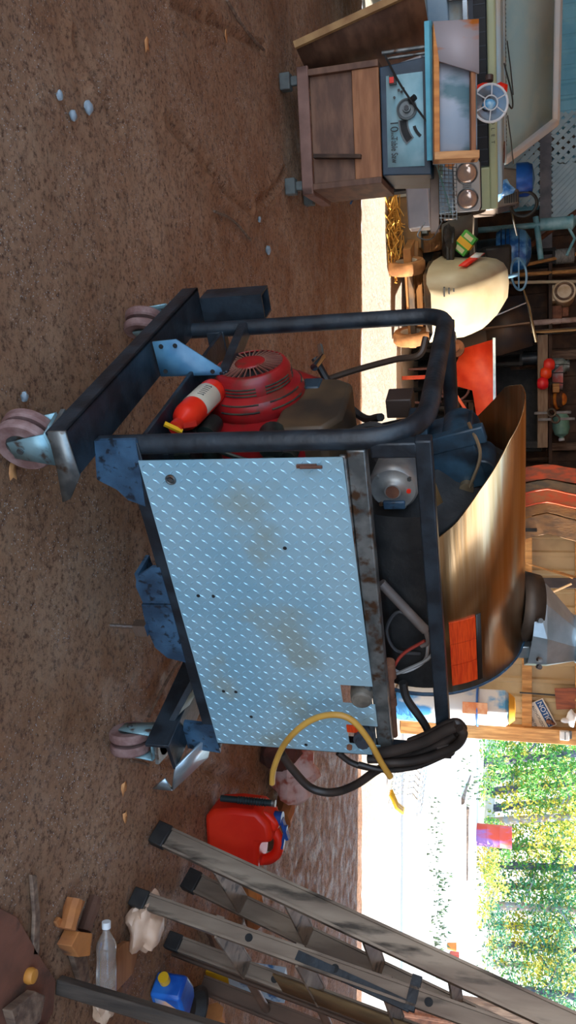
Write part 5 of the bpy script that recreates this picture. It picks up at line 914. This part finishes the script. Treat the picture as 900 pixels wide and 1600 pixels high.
def logp(name, x0, y0, x1, y1, r, m, lab, ang=0, z=0):
    a, b = G(x0, y0, r+z), G(x1, y1, r+z); d = b-a; k = MB(); n = 9; M = frame(a, d, (0, 0, 1)); vs = []
    rnd = random.Random(int(x0+y0)); L = d.length
    for e in (0, .33, .66, 1):
        for i in range(n): q = r*(.8+.35*rnd.random()); vs.append(M @ Vector((q*math.cos(2*PI*i/n), q*math.sin(2*PI*i/n), e*L)))
    k.pts(vs, [(e*n+i, e*n+(i+1) % n, (e+1)*n+(i+1) % n, (e+1)*n+i) for e in range(3) for i in range(n)]+[tuple(range(n)), tuple(range(3*n, 4*n))]); return tag(k.build(name, m, ang=25), lab, 'firewood')
split_w = mat('split_firewood', (196, 124, 62), (150, 92, 52), rough=.8, scale=5, stretch=(1, 1, 1), bump=.5, c3=(96, 62, 44), s3=9); bark_w = mat('brown_bark', (92, 60, 44), (128, 88, 62), rough=.9, scale=8, bump=.7)
logp('split_log', 452, 1238, 438, 1282, .06, split_w, 'orange split log end leaning right of the pale rock')
logp('split_log', 432, 1285, 428, 1330, .055, bark_w, 'short brown log with a pale cut end, right of the blue spout')
logp('split_log', 385, 1350, 400, 1440, .05, split_w, 'long orange-brown log lying behind the broad ladder')
logp('split_log', 330, 1440, 350, 1500, .04, bark_w, 'dark brown log between the rails of the ladders')
logp('split_log', 330, 1585, 350, 1650, .05, split_w, 'pale split log at the right edge under the extension ladder')
def slab(name, pts, th, m, lab, cat='board', z=0., tiltz=None):
    P = [G(x, y) for x, y in pts]; c = sum(P, Vector())/len(P); k = MB(); zz = tiltz or [0]*len(P)
    vs = [Vector((p.x-c.x, p.y-c.y, z+zz[i])) for i, p in enumerate(P)]; n = len(P); k.pts(vs+[v+Vector((0, 0, th)) for v in vs], [tuple(range(n)), tuple(range(n, 2*n))]+[(i, (i+1) % n, n+(i+1) % n, n+i) for i in range(n)])
    o = k.build(name, m, bevel=.003, smooth=False); o.location = (c.x, c.y, 0); return tag(o, lab, cat)
redb = mat('red_brown_sheet', (124, 78, 60), (96, 62, 48), rough=.7, scale=8, bump=.2, c3=(70, 50, 40), s3=12)
sb = slab('rusty_sheet', [(-10, 1415), (22, 1432), (58, 1495), (82, 1530), (78, 1580), (60, 1610), (-20, 1610)], .012, redb, 'reddish-brown rusty sheet lying at the lower right corner of the floor', 'metal sheet')
k = MB(); q = G(43, 1524, .012)-sb.location; k.lathe(Matrix.Translation(q), [(.02, 0), (.022, .01), (.018, .022), (0, .026)], 20); k.build('orange_knob', mat('amber_knob', (206, 140, 60), (180, 110, 40), rough=.5), sb)
slab('cut_plank', [(-5, 1575), (34, 1545), (50, 1552), (42, 1590), (10, 1625)], .03, wood_old, 'grey plank with an orange end lying on the rusty sheet', z=.014)
slab('thin_lath', [(44, 1366), (52, 1367), (58, 1430), (56, 1492), (46, 1492), (49, 1430)], .012, wood_old, 'thin pale lath lying on the dirt left of the rusty sheet', 'lath')
logp('wood_block', 118, 1405, 105, 1452, .028, split_w, 'chipped orange bark piece, left of the pile of scrap wood')
logp('wood_block', 150, 1402, 132, 1455, .022, bark_w, 'brown stick of wood lying behind the chipped bark piece')
slab('wood_offcut', [(88, 1475), (100, 1452), (122, 1455), (118, 1490), (100, 1492)], .05, split_w, 'chunky orange-ended offcut in the scrap pile', 'wood offcut')
slab('wood_offcut', [(105, 1492), (124, 1458), (132, 1530), (122, 1545)], .02, wood_old, 'pale wedge-shaped offcut beside the clear bottle', 'wood offcut', z=.0)
slab('wood_offcut', [(150, 1500), (190, 1470), (212, 1468), (200, 1520), (170, 1552)], .02, saw_plank, 'orange-brown board under the clear plastic bottle', 'wood offcut')
slab('wood_chip', [(82, 1440), (88, 1432), (97, 1438), (96, 1450), (86, 1448)], .012, split_w, 'small light wood chip lying apart left of the scrap pile', 'wood chip')
# bottles
a, b = G(166, 1446, .052), G(166, 1550, .052); t = thing('plastic_bottle', 'clear empty plastic bottle lying on the scrap wood', 'bottle', a); Mb = frame((0, 0, 0), b-a, (0, 0, 1))
k = MB(); k.lathe(Mb, [(.011, .0), (.011, .02), (.014, .025), (.03, .055), (.032, .07), (.030, .1), (.032, .13), (.032, .21), (.028, .222), (0, .218)], 28)
k.build('bottle', mat('clear_plastic', (214, 200, 188), rough=.12, trans=.75, spec=.6), t); k = MB(); k.cyl(Mb @ Vector((0, 0, -.012)), Mb @ Vector((0, 0, .008)), .014); k.build('bottle_cap', white_pl, t)
p = G(208, 1440); k = MB(); g = bmesh.ops.create_icosphere(k.b, subdivisions=4, radius=1)
for v in g['verts']:
    q = 1+.45*noise.noise(v.co*1.6+Vector((3, 1, 0)))+.12*noise.noise(v.co*5); v.co = Vector((v.co.x*.10*q, v.co.y*.075*q, max(-.005, v.co.z*.055*q+.045)))
o = k.build('crumpled_plastic_bag', mat('tan_translucent_bag', (222, 186, 158), (206, 166, 136), rough=.4, scale=9, bump=.3)); o.location = p; tag(o, 'crumpled pale plastic bag lying behind the clear bottle', 'plastic bag')
p = G(100, 1600); k = MB(); k.ball((0, 0, .03), (.06, .05, .03), 3, .5, 5); o = k.build('paper_wad', mat('cream_paper', (216, 186, 160), (196, 160, 130), rough=.7, scale=9)); o.location = G(150, 1565); tag(o, 'cream crumpled paper between the dark boards and the bottle', 'paper')
t = thing('oil_jug', 'small blue oil jug with a yellow cap lying between the ladder feet', 'jug', tuple(G(246, 1545)), rot=(0, 0, math.radians(-50)))
k = MB(); k.prism(frame((0, 0, 0), (0, 0, 1), (1, 0, 0)), [(-.045, -.055), (.045, -.065), (.07, .06), (.045, .09), (-.03, .09), (-.05, .05)], 0, .12); jj = k.build('jug_body', mat('oil_jug_blue', (20, 74, 160), (40, 110, 196), rough=.3, scale=10), t, bevel=.012)
k = MB(); k.cyl((-.01, -.06, .045), (-.012, -.09, .045), .02, seg=24); k.build('yellow_cap', yellow_pl, t)
k = MB(); k.pts([(.0485, -.05, .02), (.069, .045, .02), (.069, .045, .09), (.0485, -.03, .1)], [(0, 1, 2, 3)]); k.build('jug_label', mat('tan_label', (196, 150, 120), (120, 150, 190), rough=.5, scale=20), jj, solid=.003)
t = thing('rubber_disc', 'black rubber dish lying against the dark board behind the blue jug', 'dish', tuple(G(275, 1585))); k = MB(); k.lathe(frame((0, 0, .02), (.1, -.2, 1)), [(0, 0), (.09, 0), (.12, .04), (.125, .05), (.11, .05), (.08, .02), (0, .015)], 32); k.build('disc', rubber, t)
t = thing('small_carton', 'small blue, white and yellow carton at the right edge under the ladders', 'carton', (2.02, 3.42, .0), rot=(0, 0, .4)); k = MB(); k.bb((-.06, -.04, .0), (.06, .04, .34)); k.build('carton', mat('blue_white_print', (190, 214, 230), (60, 120, 180), rough=.4, scale=12, lo=.5, hi=.56), t, bevel=.003); k = MB(); k.bb((-.061, -.042, .0), (.061, .042, .1)); k.build('yellow_print', yellow_pl, t)
# leaves, pebbles, twigs scattered on the dirt
leaf_m = mat('dry_leaf_tan', (214, 152, 96), (190, 124, 72), rough=.7, scale=20); stone_m = mat('grey_blue_pebble', (150, 164, 172), (120, 130, 136), rough=.5, scale=14)
def leaf(x, y, s, a, lab):
    k = MB(); rnd = random.Random(int(x*7+y)); n = 9; vs = [(0, 0, .008)]
    for i in range(n): r_ = s*(.5+.5*abs(math.sin(i*1.4))); vs.append((r_*math.cos(a+2*PI*i/n), r_*.6*math.sin(a+2*PI*i/n), .004+.012*rnd.random()))
    k.pts(vs, [(0, 1+i, 1+(i+1) % n) for i in range(n)]); o = k.build('dry_leaf', leaf_m, solid=.0015); o.location = G(x, y); tag(o, lab, 'leaf', 'dry leaves on the dirt floor')
leaf(226, 70, .035, .4, 'tan dry leaf lying alone on the open dirt at far left'); leaf(350, 57, .035, 1.2, 'orange dry leaf near the left edge, nearest the table saw')
leaf(14, 737, .03, .1, 'yellow-orange leaf scrap on the wet dirt beside the front caster'); leaf(190, 1232, .03, .5, 'tan scrap left of the ladder foot'); leaf(192, 1276, .025, 2, 'pale yellow chip just left of the broad ladder foot')
for x, y, s, lab in ((91, 149, .012, 'grey-blue pebble, lowest of the three near the left edge'), (112, 181, .014, 'larger grey-blue pebble right of the other two'), (135, 168, .018, 'elongated grey pebble, highest of the three near the left edge'), (417, 391, .02, 'small pale pebble on the dirt between saw and machine'), (404, 343, .012, 'tiny grey pebble beside the pale pebble'), (36, 620, .012, 'grey pebble left of the front caster')):
    k = MB(); k.ball((0, 0, s*.4), (s*1.3, s, s*.7), 2, .4, int(x)); o = k.build('pebble', stone_m); o.location = G(x, y); tag(o, lab, 'pebble', 'pebbles on the dirt floor')
for P, r, lab in (([(355, 0), (372, 30), (395, 60), (412, 78)], .008, 'long dark twig on the dirt at the upper left'), ([(335, 330), (365, 345), (392, 375)], .006, 'thin brown twig on the dirt between saw and machine'), ([(290, 1020), (262, 1062), (232, 1120)], .006, 'pale twig lying behind the machine frame above the right caster'), ([(205, 1188), (225, 1192), (232, 1196)], .005, 'short twig beside the right caster')):
    k = MB(); k.tube(spline([G(x, y, r) for x, y in P]), r, 7); tag(k.build('twig', wood_old), lab, 'twig', 'twigs on the dirt floor')
k = MB(); k.tube(spline([G(548, 318, .01), G(560, 296, .01), G(590, 290, .04), G(618, 292, .3)]), .008, 8); tag(k.build('loose_rope', mat('blue_cord', (30, 70, 110), (60, 110, 150), rough=.5)), 'dark blue rope running over the ground right of the table saw', 'rope')
